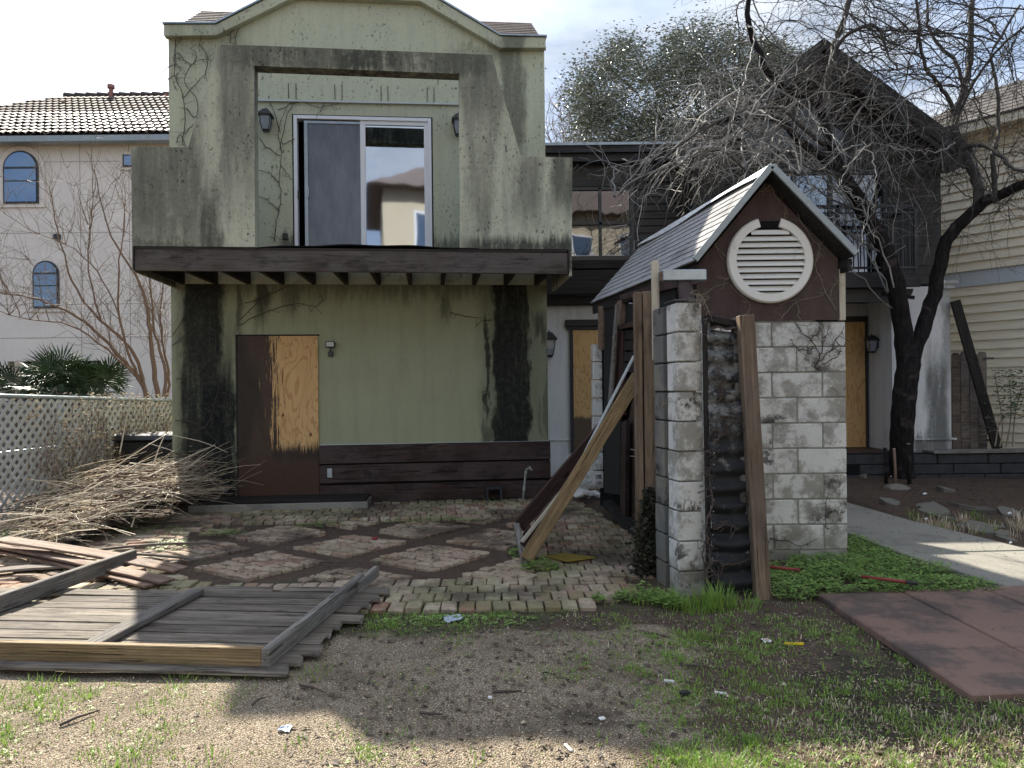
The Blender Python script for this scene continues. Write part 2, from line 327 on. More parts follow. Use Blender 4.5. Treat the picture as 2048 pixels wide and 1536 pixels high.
# bricks
def brickmat(name, isl, pink=False):
    n = NT(name, .85, .22); r = n.island() if isl else n.rand(); v = n.obj if isl else n.roff(n.obj, 9)
    c = n.ramp(r, [(0, (.30, .14, .10)), (.15, (.38, .24, .17)), (.35, (.50, .40, .29)), (.5, (.42, .30, .23)), (.7, (.56, .49, .35)), (.85, (.48, .36, .28)), (1, (.34, .25, .20))])
    c = n.mix(.5, c, (.36, .26, .185)) if pink else n.mix(.15, c, (.2, .14, .1))
    q = n.noise(v, 14, 6, .7); c = n.mix(n.rng(q, .47, .85), c, (.56, .46, .35) if pink else (.60, .53, .40)); c = n.mix(n.ma('MULTIPLY', n.rng(n.noise(v, 22, 5, .7), .5, .72), .6), c, (.08, .06, .05))
    P = n.t.nodes.new('ShaderNodeNewGeometry').outputs['Position']; g = n.noise(P, 1.3, 5, .65)
    c = n.mix(n.ma('MULTIPLY', n.rng(g, .42, .58), .2 if pink else .6), c, (.15, .17, .07)); c = n.mix(n.ma('MULTIPLY', n.rng(n.noise(P, .9, 6, .65), .47, .62), .78), c, (.06, .045, .04))
    n.col(c).bump(n.ma('ADD', n.noise(v, 70, 4, .7), q), .008); n.rough(n.rng(g, .4, .65, .9, .6)); return n.m
M['brick'] = brickmat('old_brick', False); M['brick_pink'] = brickmat('worn_pink_brick', False, True); M['brick_joined'] = brickmat('old_brick_far', True)
# ground (attribute: R soil, G wet, B moss)
n = NT('ground_soil', .9, .3)
at_ = n.t.nodes.new('ShaderNodeAttribute'); at_.attribute_name = 'zone'; sep = n.t.nodes.new('ShaderNodeSeparateColor'); n.lk(at_.outputs['Color'], sep.inputs[0])
rs, gs, bs = sep.outputs[0], sep.outputs[1], sep.outputs[2]
o = n.obj; gv = n.voro(o, 130, 1); gd = n.voro(o, 130, 0)
grav = n.mix(n.xyz(gv)[0], (.36, .28, .19), (.58, .49, .36)); grav = n.mix(n.rng(n.xyz(gv)[1], .85, .92), grav, (.66, .60, .50))
grav = n.mix(n.rng(gd, .35, .62), grav, (.19, .145, .10)); grav = n.mix(n.ma('MULTIPLY', n.rng(n.noise(o, 1.5, 8, .75), .42, .62), .62), grav, (.15, .115, .08))
soil = n.mix(n.noise(o, 18, 6, .7), (.05, .035, .026), (.17, .115, .083)); soil = n.mix(n.rng(n.noise(o, 120, 3), .58, .7), soil, (.24, .19, .14))
rr = n.rng(n.ma('ADD', rs, n.ma('MULTIPLY', n.ma('SUBTRACT', n.noise(o, 5, 6, .75), .5), .9)), .35, .65)
c = n.mix(rr, grav, soil); c = n.mix(n.ma('MULTIPLY', n.rng(n.ma('ADD', bs, n.ma('MULTIPLY', n.ma('SUBTRACT', n.noise(o, 9, 5, .7), .5), .8)), .4, .8), .55), c, (.055, .085, .025))
wet = n.rng(n.ma('ADD', gs, n.ma('MULTIPLY', n.ma('SUBTRACT', n.noise(o, 3.5, 5, .6), .5), .8)), .45, .7)
c = n.mix(n.ma('MULTIPLY', wet, .72), c, (.03, .025, .02)); n.col(c)
n.rough(n.rng(wet, 0, 1, .92, .16, False)); n.bump(n.ma('ADD', n.ma('MULTIPLY', gd, -1.1), n.noise(o, 30, 5, .7)), .012)
M['ground'] = n.m
n = NT('concrete_path', .8, .3); q = n.noise(n.obj, 2.2, 6, .65); c = n.mix(q, (.20, .19, .16), (.33, .315, .275)); c = n.mix(n.rng(n.noise(n.obj, 90, 3, .8), .5, .7), c, (.17,.16,.14))
c = n.mix(n.ma('MULTIPLY', n.rng(n.noise(n.obj, 1.1, 5, .7), .5, .66), .6), c, (.09, .085, .075)); n.col(c).bump(n.noise(n.obj, 70, 4), .005); M['concrete'] = n.m
n = NT('red_rubber_mat', .62, .45); v = n.roff(n.obj, 5); q = n.noise(v, 2.0, 6, .65); c = n.mix(q, (.165, .092, .068), (.31, .20, .15)); c = n.mix(n.rng(n.noise(v, 200, 2, .8), .5, .68), c, (.13,.07,.065))
c = n.mix(n.ma('MULTIPLY', n.rng(n.noise(n.t.nodes.new('ShaderNodeNewGeometry').outputs['Position'], 1.6, 8, .72), .46, .58), .8), c, (.07, .055, .05)); n.col(c).bump(n.noise(v, 240, 2, .8), .004); M['mat'] = n.m
# plywood
def plywood(name, x0, x1, z0, z1, stain):
    n = NT(name, .6, .3); o = n.obj; j = n.xyz(o)
    f = n.noise(n.mp(o, (3.1, 3.1, .9)), 1.0, 3, .5, .5); band = n.ma('SINE', n.ma('MULTIPLY', f, 95)); 
    c = n.mix(n.noise(n.mp(o, (2, 2, .6)), 2, 4), (.56, .33, .13), (.68, .45, .21)); c = n.mix(n.ma('MULTIPLY', n.rng(band, .55, 1), .55), c, (.38, .17, .055))
    c = n.mix(n.ma('MULTIPLY', n.rng(n.noise(n.mp(o, (60, 60, 2)), 2, 3), .45, .75), .22), c, (.30, .16, .07)); k = n.voro(n.mp(o, (1.0, 1.0, .6)), 4.2); c = n.mix(n.rng(k, .085, .04), c, (.12, .045, .02))
    st = n.noise(n.mp(o, (20, 20, 1.1)), 1.6, 6, .75)
    if stain == 'door':
        X = n.ma('ADD', j[0], n.ma('MULTIPLY', n.ma('SUBTRACT', st, .5), 1.0)); Z = n.ma('ADD', j[2], n.ma('MULTIPLY', n.ma('SUBTRACT', n.noise(n.mp(o, (22, 22, 1)), 1.6, 5, .7), .5), .42))
        m = n.ma('MAXIMUM', n.rng(X, 1.27, 1.20), n.rng(Z, .78, .66)); red = n.rng(j[2], .62, .5)
        dk = n.mix(n.rng(f, .4, .6), (.013, .010, .009), (.045, .028, .021)); dk = n.mix(red, dk, n.mix(f, (.032, .015, .011), (.062, .030, .020)))
        c = n.mix(n.ma('MULTIPLY', m, .97), c, dk)
    elif stain == 'low':
        Z = n.ma('ADD', j[2], n.ma('MULTIPLY', n.ma('SUBTRACT', n.noise(n.mp(o, (30, 30, 1)), 1.6, 5, .7), .5), .3)); c = n.mix(n.ma('MULTIPLY', n.rng(Z, .98, .92), .93), c, (.075, .055, .04))
    n.col(c).bump(f, .002); return n.m
M['ply_door'] = plywood('stained_plywood', 0, 1, 0, 2, 'door'); M['ply_left'] = plywood('plywood_left', 0, 1, 0, 2, 'low'); M['ply_right'] = plywood('plywood_right', 0, 1, 0, 2, None)
def glass(name, c, rough=.02, wob=.0, metal=.0):
    n = NT(name, rough, .5); n.b.inputs['Metallic'].default_value = metal; n.col(n.mix(n.noise(n.obj, 2, 3), tuple(x*.85 for x in c), c)); 
    if wob: n.bump(n.noise(n.mp(n.obj, (3.2, 3.2, 1.6)), 1.0, 1, .3), wob)
    return n.m
M['pane'] = glass('tinted_pane', (.34, .38, .45), .03, .0012, 1.0)
n = NT('screened_pane', .35, .5); q = n.noise(n.mp(n.obj, (5, 5, 1.5)), 1.4, 6, .7); n.col(n.mix(n.rng(q, .2, .9), (.09, .10, .125), (.17, .185, .22))); n.b.inputs['Metallic'].default_value = .25; M['screen'] = n.m
M['pane_dark'] = glass('dark_pane', (.17, .18, .20), .02, .003, 1.0)
M['pane_blue'] = glass('blue_pane', (.20, .25, .32), .03, .0, .9)
M['curtain'] = flat('dull_grey_glass', (.13, .15, .17), .25, .5, .2)
# plants
n = NT('dark_bark', .9, .15); q = n.noise(n.mp(n.obj, (6, 6, 1.6)), 4, 6, .75); c = n.mix(n.rng(q, .35, .7), (.010, .009, .010), (.034, .029, .027)); c = n.mix(n.rng(n.noise(n.obj, 5, 4), .58, .7), c, (.07, .055, .05)); n.col(c).bump(q, .03); M['bark'] = n.m
n = NT('grey_twig', .7, .3); n.col(n.mix(n.island(), (.05, .047, .044), (.42, .40, .37))); M['twig'] = n.m
n = NT('limb_bark', .85, .2); q = n.noise(n.obj, 12, 5, .7); n.col(n.mix(q, (.035, .032, .030), (.12, .11, .10))).bump(q, .01); M['limb'] = n.m
n = NT('reddish_bark', .75, .25); q = n.noise(n.mp(n.obj, (8, 8, 2)), 3, 5); n.col(n.mix(q, (.12, .075, .058), (.25, .17, .13))).bump(q, .01); M['redbark'] = n.m
n = NT('pale_whip', .6, .35); n.col(n.mix(n.island(), (.12, .085, .065), (.30, .23, .18))); M['whip'] = n.m
n = NT('dry_vine', .8, .2); n.col(n.mix(n.noise(n.obj, 5, 3), (.045, .035, .03), (.12, .095, .08))); M['vine'] = n.m
n = NT('pale_vine', .8, .2); n.col(n.mix(n.noise(n.obj, 5, 3), (.16, .13, .10), (.34, .29, .22))); M['pvine'] = n.m
def leafmat(name, a, b, rough=.5, tr=0):
    n = NT(name, rough, .4); n.col(n.mix(n.island(), a, b))
    if tr: 
        n.b.inputs['Subsurface Weight'].default_value = 0
        t = n.t.nodes.new('ShaderNodeBsdfTranslucent'); mxs = n.t.nodes.new('ShaderNodeMixShader'); mxs.inputs[0].default_value = tr
        n.lk(n.mix(.5, a, b), t.inputs[0]); t.inputs[0].default_value = (*[min(1, x*1.8) for x in b], 1); out = n.t.nodes['Material Output']
        n.t.links.new(n.b.outputs[0], mxs.inputs[1]); n.t.links.new(t.outputs[0], mxs.inputs[2]); n.t.links.new(mxs.outputs[0], out.inputs[0])
    return n.m
M['evergreen'] = leafmat('evergreen_leaf', (.07, .085, .06), (.34, .36, .29), .3)
M['palm'] = leafmat('palm_leaf', (.025, .055, .022), (.07, .115, .05), .4)
M['grass'] = leafmat('grass_blade', (.13, .24, .035), (.32, .46, .10), .5, .35)
M['clover'] = leafmat('clover_leaf', (.09, .19, .04), (.36, .52, .14), .5, .3)
M['straw'] = leafmat('dry_straw', (.26, .20, .12), (.80, .68, .50), .6, .1)
M['litter'] = leafmat('leaf_litter', (.03, .022, .016), (.12, .085, .06), .7)
M['shrub'] = leafmat('shrub_leaf', (.03, .07, .02), (.08, .14, .05), .45)
M['ivy'] = leafmat('withered_ivy', (.015, .018, .010), (.05, .05, .03), .6)
M['pebble'] = leafmat('pebble', (.26, .18, .11), (.56, .47, .35), .8)
M['stone'] = leafmat('flat_stone', (.06, .053, .045), (.17, .155, .13), .85)
M['rubble'] = leafmat('pale_rubble', (.38, .36, .33), (.66, .63, .58), .9)
# metal sheet: black bitumen coating with grey worn areas
n = NT('blackened_sheet_metal', .55, .4); o = n.obj; j = n.xyz(o); q = n.noise(o, 5, 6, .7); up = n.rng(n.ma('ADD', j[2], n.ma('MULTIPLY', n.ma('SUBTRACT', q, .5), 1.2)), .95, 1.25)
c = n.mix(n.ma('MULTIPLY', n.rng(n.noise(o, 9, 6, .7), .40, .60), up), (.016, .017, .019), (.20, .20, .195)); c = n.mix(n.ma('MULTIPLY', n.rng(n.noise(o, 4, 5, .7), .57, .66), .8), c, (.23, .22, .20)); n.col(c).bump(q, .01); n.rough(n.rng(q, .3, .7, .6, .85)); M['sheet'] = n.m
n = NT('tar_paper', .45, .5); q = n.noise(n.mp(n.obj, (12, 12, 4)), 5, 6, .8); n.col(n.mix(n.rng(q, .58, .75), (.012, .013, .014), (.13, .14, .15))).bump(q, .02); M['tar'] = n.m
for k, c in dict(yellow=(.72,.52,.02), red=(.26,.045,.04), orange=(.62,.09,.03), whitep=(.75,.75,.73), paleblue=(.40,.46,.55), mustard=(.26,.19,.035), cord=(.45,.14,.07), pinkp=(.6,.42,.38), amber=(.35,.16,.03)).items():
    M[k] = flat('plain_'+k, c, .5, var=.12, sc=20)

def W(o):                                            # a child whose mesh or matrix is given in world coordinates
    p = o.parent; o.matrix_parent_inverse = (Matrix.Translation(p.location) @ Matrix.Rotation(p.rotation_euler[2], 4, 'Z')).inverted(); return o
def wb(mb, name, mats, parent, **k): return W(mb.build(name, mats, parent, **k))
def wbeam(name, p0, p1, w, h, mat, parent, **k):
    o = beam(name, p0, p1, w, h, mat, parent, **k); return W(o)

# ---------------------------------------------------------------- ground
def axis(a0, a1, d0, d1, st, far):
    pts = list(np.arange(d0, d1+1e-6, st)); q = st
    x = d1
    while x < a1: q *= 1.35; x += q; pts.append(x)
    q = st; x = d0
    while x > a0: q *= 1.35; x -= q; pts.insert(0, x)
    return pts
def nz(x, y, s, k=0): return mn.noise(Vector((x*s+k, y*s-k, k*.7)))
def fbm(x, y, s, k=0): return nz(x, y, s, k)+.5*nz(x, y, s*2.1, k+5)+.25*nz(x, y, s*4.3, k+9)
def sst(a, b, x):
    t = max(0, min(1, (x-a)/(b-a))); return t*t*(3-2*t)
def zone(x, y):
    """soil, wetness, moss at a spot of ground"""
    w = fbm(x, y, 1.1, 3)*.35
    soil = sst(4.1, 4.75, y+w*1.2)
    soil = max(soil, sst(.35, 1.3, x+w*1.6-(y-3.2)*.05)*sst(5.9, 3.0, y*.2+2.6))
    soil = max(soil, sst(.3, 1.2, x+w*1.4))
    soil = max(soil, .6*sst(-1.9, -2.8, x+w)*sst(4.0, 3.2, y))
    wet = sst(.9, 2.0, x+w*1.5)*sst(4.6, 3.7, y+w)
    wet = max(wet, .58*math.exp(-((x-.25)/.7)**2-((y-3.2)/.5)**2))
    moss = sst(-.3, .6, fbm(x, y, .9, 20))*(.35+.5*sst(3.9, 4.7, y))*sst(9, 6, y)
    if y > 5.2 and x > 3: wet = .15
    return min(1, soil), min(1, wet), moss
def gheight(x, y):
    if abs(x) > 9 or y > 14 or y < 2: return 0
    h = .012*nz(x, y, 1.6, 2)+.008*nz(x, y, 5, 4)
    if y > 4.7 and x < 1.4: h = h*.5-.02                 # soil bed between the brick diamonds
    if x > 4.0 and y > 7.5: h += .10*sst(7.6, 10, y)+.03*nz(x, y, 2.2, 8)
    if x > 1.9 and 3.2 < y < 5.2: h -= .012
    return h
xs = axis(-420, 420, -5.2, 6.6, .05, 420); ys = axis(-60, 600, 2.4, 11.5, .05, 600)
gv_, zc = [], []
for y in ys:
    for x in xs:
        gv_.append((x, y, gheight(x, y)))
        if -7 < x < 8 and 1.5 < y < 13: a, b, c = zone(x, y)
        else: a, b, c = .8, 0, .5
        zc += [a, b, c, 1]
nx = len(xs)
gf = [(j*nx+i, j*nx+i+1, (j+1)*nx+i+1, (j+1)*nx+i) for j in range(len(ys)-1) for i in range(nx-1)]
me = bpy.data.meshes.new('ground'); me.from_pydata(gv_, [], gf); me.materials.append(M['ground'])
ca = me.color_attributes.new('zone', 'FLOAT_COLOR', 'POINT'); ca.data.foreach_set('color', zc)
me.polygons.foreach_set('use_smooth', [True]*len(me.polygons)); me.update()
struct(link('ground', me))

# ---------------------------------------------------------------- green house
H = thing('green_house', 'olive green rendered two storey house with boarded door and overhanging balcony', 'house', (HX, HY, 0), HA)
def hb(mb, name, mat, **k): return mb.build(name, M[mat], H, **k)
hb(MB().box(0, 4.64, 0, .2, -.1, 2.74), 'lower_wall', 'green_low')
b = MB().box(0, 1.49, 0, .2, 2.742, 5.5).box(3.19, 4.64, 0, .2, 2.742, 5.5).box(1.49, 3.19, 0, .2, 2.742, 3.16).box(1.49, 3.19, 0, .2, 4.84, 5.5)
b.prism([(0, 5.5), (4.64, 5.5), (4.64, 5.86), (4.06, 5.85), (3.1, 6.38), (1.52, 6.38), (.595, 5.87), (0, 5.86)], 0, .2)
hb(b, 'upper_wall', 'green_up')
hb(MB().prism([(-.02, 5.725), (.59, 5.755), (1.55, 6.27), (3.07, 6.27), (4.06, 5.72), (4.645, 5.74), (4.645, 5.875), (4.06, 5.87), (3.1, 6.41), (1.52, 6.41), (.595, 5.89), (-.02, 5.865)], -.1, -.001), 'parapet_band', 'green_up', bevel=.006)
hb(MB().prism([(-.03, 5.868), (.59, 5.893), (1.52, 6.413), (3.1, 6.413), (4.06, 5.873), (4.66, 5.878), (4.66, 5.896), (4.065, 5.892), (3.105, 6.433), (1.515, 6.433), (.585, 5.912), (-.03, 5.888)], -.125, .1), 'metal_coping', 'steel')
hb(MB().box(0, .15, .2, 7, -.1, 5.8).box(4.49, 4.64, .2, 7, -.1, 5.8).box(0, 4.64, 6.8, 7, -.1, 5.8), 'side_wall', 'green_up')
b = MB(); rr_ = random.Random(3)
for (sx0, sx1) in ((-.04, 4.68),):
    for k in range(13):
        t0, t1 = k/13, (k+1)/13+.02; x = sx0
        while x < sx1:
            w = min(rr_.uniform(.18, .33), sx1-x)
            y0, y1 = .12+1.45*t0, .12+1.45*t1; z0, z1 = 5.86+.99*t0+.012, 5.86+.99*t1
            b.hexa([(x, y0, z0-.01), (x+w-.004, y0, z0-.01), (x+w-.004, y1, z1-.01), (x, y1, z1-.01)], [(x, y0, z0+.008), (x+w-.004, y0, z0+.008), (x+w-.004, y1, z1), (x, y1, z1)]); x += w
o = hb(b, 'roof_shingles', 'brown_shingle'); o['kind'] = 'stuff'
b = MB().hexa([(-.04, .12, 5.80), (4.68, .12, 5.80), (4.68, 1.57, 6.80), (-.04, 1.57, 6.80)], [(-.04, .12, 5.855), (4.68, .12, 5.855), (4.68, 1.57, 6.845), (-.04, 1.57, 6.845)])
b.hexa([(-.04, 1.57, 6.80), (4.68, 1.57, 6.80), (4.68, 7, 4.6), (-.04, 7, 4.6)], [(-.04, 1.57, 6.85), (4.68, 1.57, 6.85), (4.68, 7, 4.7), (-.04, 7, 4.7)])
b.prism([(.7, 5.9), (1.55, 6.36), (3.07, 6.36), (3.95, 5.9)], .2, 3.0)
hb(b, 'roof', 'brown_shingle')
hb(MB().hexa([(.1, .02, 5.895), (.5, .02, 5.90), (.46, .26, 6.0), (.14, .24, 5.99)], [(.1, .02, 5.905), (.5, .02, 5.91), (.46, .26, 6.02), (.14, .24, 6.01)]), 'torn_roof_edge', 'black')
# balcony front, a thick rendered frame
out = [(.037, 2.957), (.037, 4.007), (.62, 4.009), (.70, 4.3), (.942, 5.112), (3.872, 5.10), (3.93, 4.85), (4.177, 3.985), (4.755, 3.984), (4.735, 2.957)]
b = MB()
yf, yb = -1.30, -1.12
lp = [(.037, 2.957), (1.30, 2.957), (1.308, 4.90), (1.308, 5.118), (.942, 5.112), (.70, 4.3), (.62, 4.009), (.037, 4.007)]
rp = [(3.49, 2.957), (4.735, 2.957), (4.755, 3.984), (4.177, 3.985), (3.93, 4.85), (3.872, 5.10), (3.5, 5.103), (3.5, 4.88)]
b.prism(lp, yf, yb); b.prism(rp, yf, yb); b.prism([(1.308, 4.90), (3.5, 4.88), (3.5, 5.103), (1.308, 5.118)], yf, yb)
b.box(.037, .2, yb, 0, 2.957, 4.0); b.box(4.58, 4.75, yb, 0, 2.957, 3.98)
b.box(.037, .056, -1.3, 0, 2.69, 2.956); b.box(4.705, 4.735, -1.3, 0, 2.66, 2.956)
hb(b, 'balcony_wall', 'green_parapet')
o = beam('fascia_board', (.060, -1.278, 2.815), (4.69, -1.278, 2.80), .045, .235, M['fascia_wood'], H, bevel=.006, seg=12, warp=.004)
for i in range(12):
    x = .14+i*(4.36/11)
    o = beam('joist', (x, -1.25, 2.80), (x+rnd.uniform(-.01, .01), -.003, 2.83), .045, .19, M['joist_wood'], H, bevel=0)
for i in range(9):
    beam('deck_board', (.07, -1.24+i*.139, 2.936), (4.68, -1.24+i*.139, 2.936), .13, .025, M['joist_wood'], H, bevel=0)
b = MB()
for i in range(24):
    x0 = 1.3+i*.1; x1 = x0+.1; f = lambda x: 2.955+.035*math.sin(PI*(x-1.3)/2.4)+.006*math.sin(x*9)
    b.hexa([(x0, -1.31, f(x0)-.012), (x1, -1.31, f(x1)-.012), (x1, -.2, f(x1)), (x0, -.2, f(x0))], [(x0, -1.31, f(x0)), (x1, -1.31, f(x1)), (x1, -.2, f(x1)+.012), (x0, -.2, f(x0)+.012)])
hb(b, 'sagging_roofing_sheet', 'black')
hb(MB().box(.045, .06, -1.305, -1.26, 2.70, 2.95), 'fascia_end_cap', 'charred'); hb(MB().box(4.69, 4.705, -1.31, -1.2, 2.70, 2.95), 'fascia_end_cap', 'charred')
for nm, z0, z1, y in (('plank', .503, .733, -.045), ('plank', .262, .486, -.04), ('plank', .0, .236, -.042)):
    zc_ = (z0+z1)/2; o = beam(nm, (1.762, y/2-.004, zc_), (4.66, y/2-.004, zc_+.008), .045, z1-z0, M['plank_wood'], H, bevel=.006, seg=10, warp=.002)
hb(MB().box(1.76, 4.655, -.012, -.001, -.05, .74), 'plank_backing', 'black')
hb(MB().box(1.762, 4.64, -.018, -.001, .736, .744), 'drip_edge', 'drip')
o = hb(MB().box(.79, 1.757, -.03, -.002, .10, 2.096), 'plywood_board', 'ply_door'); o['label'] = 'plywood sheet over the doorway, stained black on its left and foot'
hb(MB().box(.765, .787, -.022, -.002, .08, 2.115).box(.787, 1.775, -.018, -.002, 2.099, 2.115), 'door_trim', 'charred')
hb(MB().box(.66, .75, -.0, -.0, 0, 0) if False else MB().prism([(1.03, 4.995), (3.545, 5.01), (3.545, 5.03), (1.03, 5.014)], -.04, -.001), 'drip_strip', 'drip')
for px in ((577, 592), (670, 684), (762, 776), (854, 868)):  # thin dark strips paint the shadowed grooves round embedded brackets
    for q in px:
        p = hpl(q, 168 if q < 600 else 172); beam('groove_shadow_strip', (p.x, -.004, 5.05), (p.x+rnd.uniform(-.004, .004), -.004, 5.235), .006, .008, M['charred'], H, up=(0,1,0), bevel=0)
hb(MB().box(1.345, 1.405, -.03, -.001, 3.29, 3.37), 'outlet_box', 'dark_paint', bevel=.005)
hb(MB().box(1.86, 1.925, -.075, -.047, .335, .455), 'meter_box', 'steel', bevel=.004)
b = MB()
for x in (.81, 1.27, 1.738):
    for z in (.14, .5, .9, 1.3, 1.7, 2.06): b.box(x-.005, x+.005, -.033, -.0302, z-.005, z+.005)
o = hb(b, 'screws', 'dark_paint'); o['kind'] = 'stuff'
# sliding window
wf = MB().box(1.488, 1.53, -.02, .10, 3.16, 4.838).box(3.145, 3.187, -.02, .10, 3.16, 4.838).box(1.53, 3.145, -.02, .10, 4.795, 4.838).box(1.53, 3.145, -.01, .10, 3.14, 3.18)
win = hb(wf, 'sliding_window', 'white_frame', bevel=.003)
hb(MB().box(2.30, 2.345, .0, .06, 3.18, 4.795).box(2.345, 3.145, .0, .05, 4.745, 4.795).box(3.095, 3.145, .0, .05, 3.18, 4.745).box(2.345, 2.365, .0, .05, 3.18, 4.745), 'sash', 'white_frame', bevel=.002).parent = win
bpy.data.objects['sash'].parent = win
o = MB().box(2.365, 3.095, .02, .03, 3.18, 4.745).build('pane', M['pane'], win)
o = MB().box(2.41, 2.50, .10, .11, 3.2, 4.745).build('blind_edge', M['white_frame'], win)
sc_ = MB().box(1.615, 1.655, -.006, .02, 3.16, 4.775).box(1.655, 2.30, -.006, .02, 4.745, 4.775).build('screen_frame', M['steel'], win)
MB().box(1.655, 2.298, .008, .014, 3.16, 4.745).build('insect_screen', M['screen'], win)
MB().box(1.535, 1.558, -.035, -.018, 3.80, 3.90).build('latch', M['dark_paint'], win)
tb = MB().tube([(1.66, -.008, 3.95), (1.665, -.03, 3.94), (1.667, -.03, 3.82), (1.66, -.008, 3.80)], .006, 5).build('handle', M['steel'], win)
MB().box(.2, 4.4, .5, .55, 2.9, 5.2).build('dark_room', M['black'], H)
hb(MB().box(1.47, 1.487, -.006, .02, 3.16, 4.85).box(3.188, 3.204, -.006, .02, 3.16, 4.85).box(1.47, 3.204, -.006, .02, 4.84, 4.852), 'window_caulk', 'charred')
# step
t = thing('concrete_step', 'low mossy concrete step with a timber board in front of the boarded door', 'step', (HX, HY, 0), HA)
MB().box(.35, 2.40, -.58, -.02, -.05, .10).build('slab', M['concrete'], t, bevel=.01)
beam('tread_board', (.3, -.30, .118), (2.38, -.32, .118), .5, .03, M['charred'], t, bevel=.005)

def lantern(name, label, loc, rz, s=1, metal='dark_paint'):
    """carriage style wall lantern"""
    t = thing(name, label, 'lantern', loc, rz)
    MB().box(-.035*s, .035*s, -.012, 0, -.10*s, .06*s).build('back_plate', M[metal], t)
    MB().tube([(0, -.012, -.02*s), (0, -.05*s, .0), (0, -.08*s, .03*s)], .010*s, 6).build('arm', M[metal], t)
    def ring(z, r): return [(r*math.cos(PI/4+k*PI/2), -.09*s+r*math.sin(PI/4+k*PI/2), z) for k in range(4)]
    b = MB(); rs_ = [(.085, .10), (.10, .09), (.125, .035), (.128, .022)]
    for (z0, r0), (z1, r1) in (((.015, .118), (.03, .122)), ((.03, .122), (.085, .06)), ((.085, .06), (.10, .045))):
        b.hexa(ring(z0*s, r0*s), ring(z1*s, r1*s))
    b.build('cap', M[metal], t)
    MB().tube([(0, -.09*s, .10*s), (0, -.09*s, .125*s)], [.012*s, .006*s], 6).build('finial', M[metal], t)
    MB().hexa(ring(-.15*s, .05*s), ring(-.08*s, .072*s)).hexa(ring(-.08*s, .072*s), ring(.015*s, .082*s)).build('glass_body', M['glass_lamp'], t)
    b = MB(); q = [ring(-.155*s, .053*s), ring(-.08*s, .077*s), ring(.015*s, .087*s)]
    for k in range(4): b.tube([q[0][k], q[1][k], q[2][k]], .006*s, 4)
    b.hexa(ring(-.175*s, .045*s), ring(-.15*s, .06*s)); b.build('cage', M[metal], t)
    return t
def hw(x, y, z): c, s = math.cos(HA), math.sin(HA); return (HX+x*c-y*s, HY+x*s+y*c, z)
lantern('wall_lantern', 'small black lantern on the green wall left of the upstairs window', hw(1.17, 0, 4.77), HA)
lantern('wall_lantern', 'small black lantern right of the upstairs window, half behind the balcony frame', hw(3.53, 0, 4.77), HA)
t = thing('motion_floodlight', 'small grey floodlight with motion sensor right of the stained plywood door', 'floodlight', hw(1.915, 0, 1.93), HA)
MB().box(-.055, .055, -.09, -.02, .02, .095).build('lamp_housing', M['dark_paint'], t, bevel=.006)
MB().box(-.045, .045, -.096, -.091, .03, .085).build('lens', M['lamp_white'], t)
MB().box(-.03, .03, -.06, -.0, -.09, -.03).build('sensor', M['dark_paint'], t, bevel=.006)
MB().box(-.012, .012, -.045, -.02, -.03, .02).build('bracket', M['dark_paint'], t)

# ---------------------------------------------------------------- block shed
SH = thing('gabled_block_shed', 'half burnt gabled shed with brown gable, round white louvre and grey shingle roof', 'shed', (1.9, 6.2, 0))
def sb(mb, name, mat, **k): return wb(mb, name, M[mat], SH, **k)
blk_cache = {}
def block_mesh(L, T, h, mat='block'):
    key = (round(L, 3), round(T, 3), round(h, 3), mat)
    if key not in blk_cache:
        g, c = .005, .006
        b = MB().box(g, L-g, 0, T, g, h-g); me = b.mesh('block', M[mat])
        bm = bmesh.new(); bm.from_mesh(me); bmesh.ops.bevel(bm, geom=bm.edges[:], offset=c, segments=1, affect='EDGES'); bm.to_mesh(me); bm.free()
        blk_cache[key] = me
    return blk_cache[key]
def block_course(parent, p, ang, spans, T, z, h=.203):
    """blocks at distances 'spans' along a wall line starting at p"""
    c, s = math.cos(ang), math.sin(ang)
    for a, b_ in spans:
        o = link('block', block_mesh(b_-a, T, h), parent)
        o.location = (p[0]+a*c-parent.location[0], p[1]+a*s+rnd.uniform(-.003, .003)-parent.location[1], z-parent.location[2]); o.rotation_euler = (rnd.uniform(-.004, .004), rnd.uniform(-.003, .003), ang)
for k in range(10):
    z = 1.915-.203*(k+1)
    sp_ = [(0, .225), (.225, .63), (.63, 1.035), (1.035, 1.227)] if k % 2 == 0 else [(0, .425), (.425, .83), (.83, 1.227)]
    block_course(SH, (1.45, 6.15), 0, sp_, .19, z)
sb(MB().box(1.46, 2.668, 6.157, 6.33, -.1, 1.905), 'mortar_core', 'mortar')
# right side wall of blocks (returns backwards)
for k in range(10):
    z = 1.915-.203*(k+1); st = 0 if k % 2 else .2
    sp_ = [(st, st+.4), (st+.4, st+.8), (st+.8, st+1.2), (st+1.2, st+1.6), (st+1.6, st+2.0), (st+2.0, st+2.4)]
    block_course(SH, (2.677, 6.345), PI/2+R_(10), sp_, .19, z)
# gable board
sb(MB().prism([(1.485, 1.925), (2.609, 1.925), (2.609, 2.41), (2.035, 3.02), (1.485, 2.37)], 6.13, 6.16), 'gable_board', 'redbrown_board')
sb(MB().box(1.40, 1.484, 6.14, 6.2, 1.93, 2.35), 'corner_post', 'charred')
wbeam('stud', (2.642, 6.15, 1.92), (2.642, 6.15, 2.33), .05, .05, M['pale_wood'], SH, up=(0,1,0))
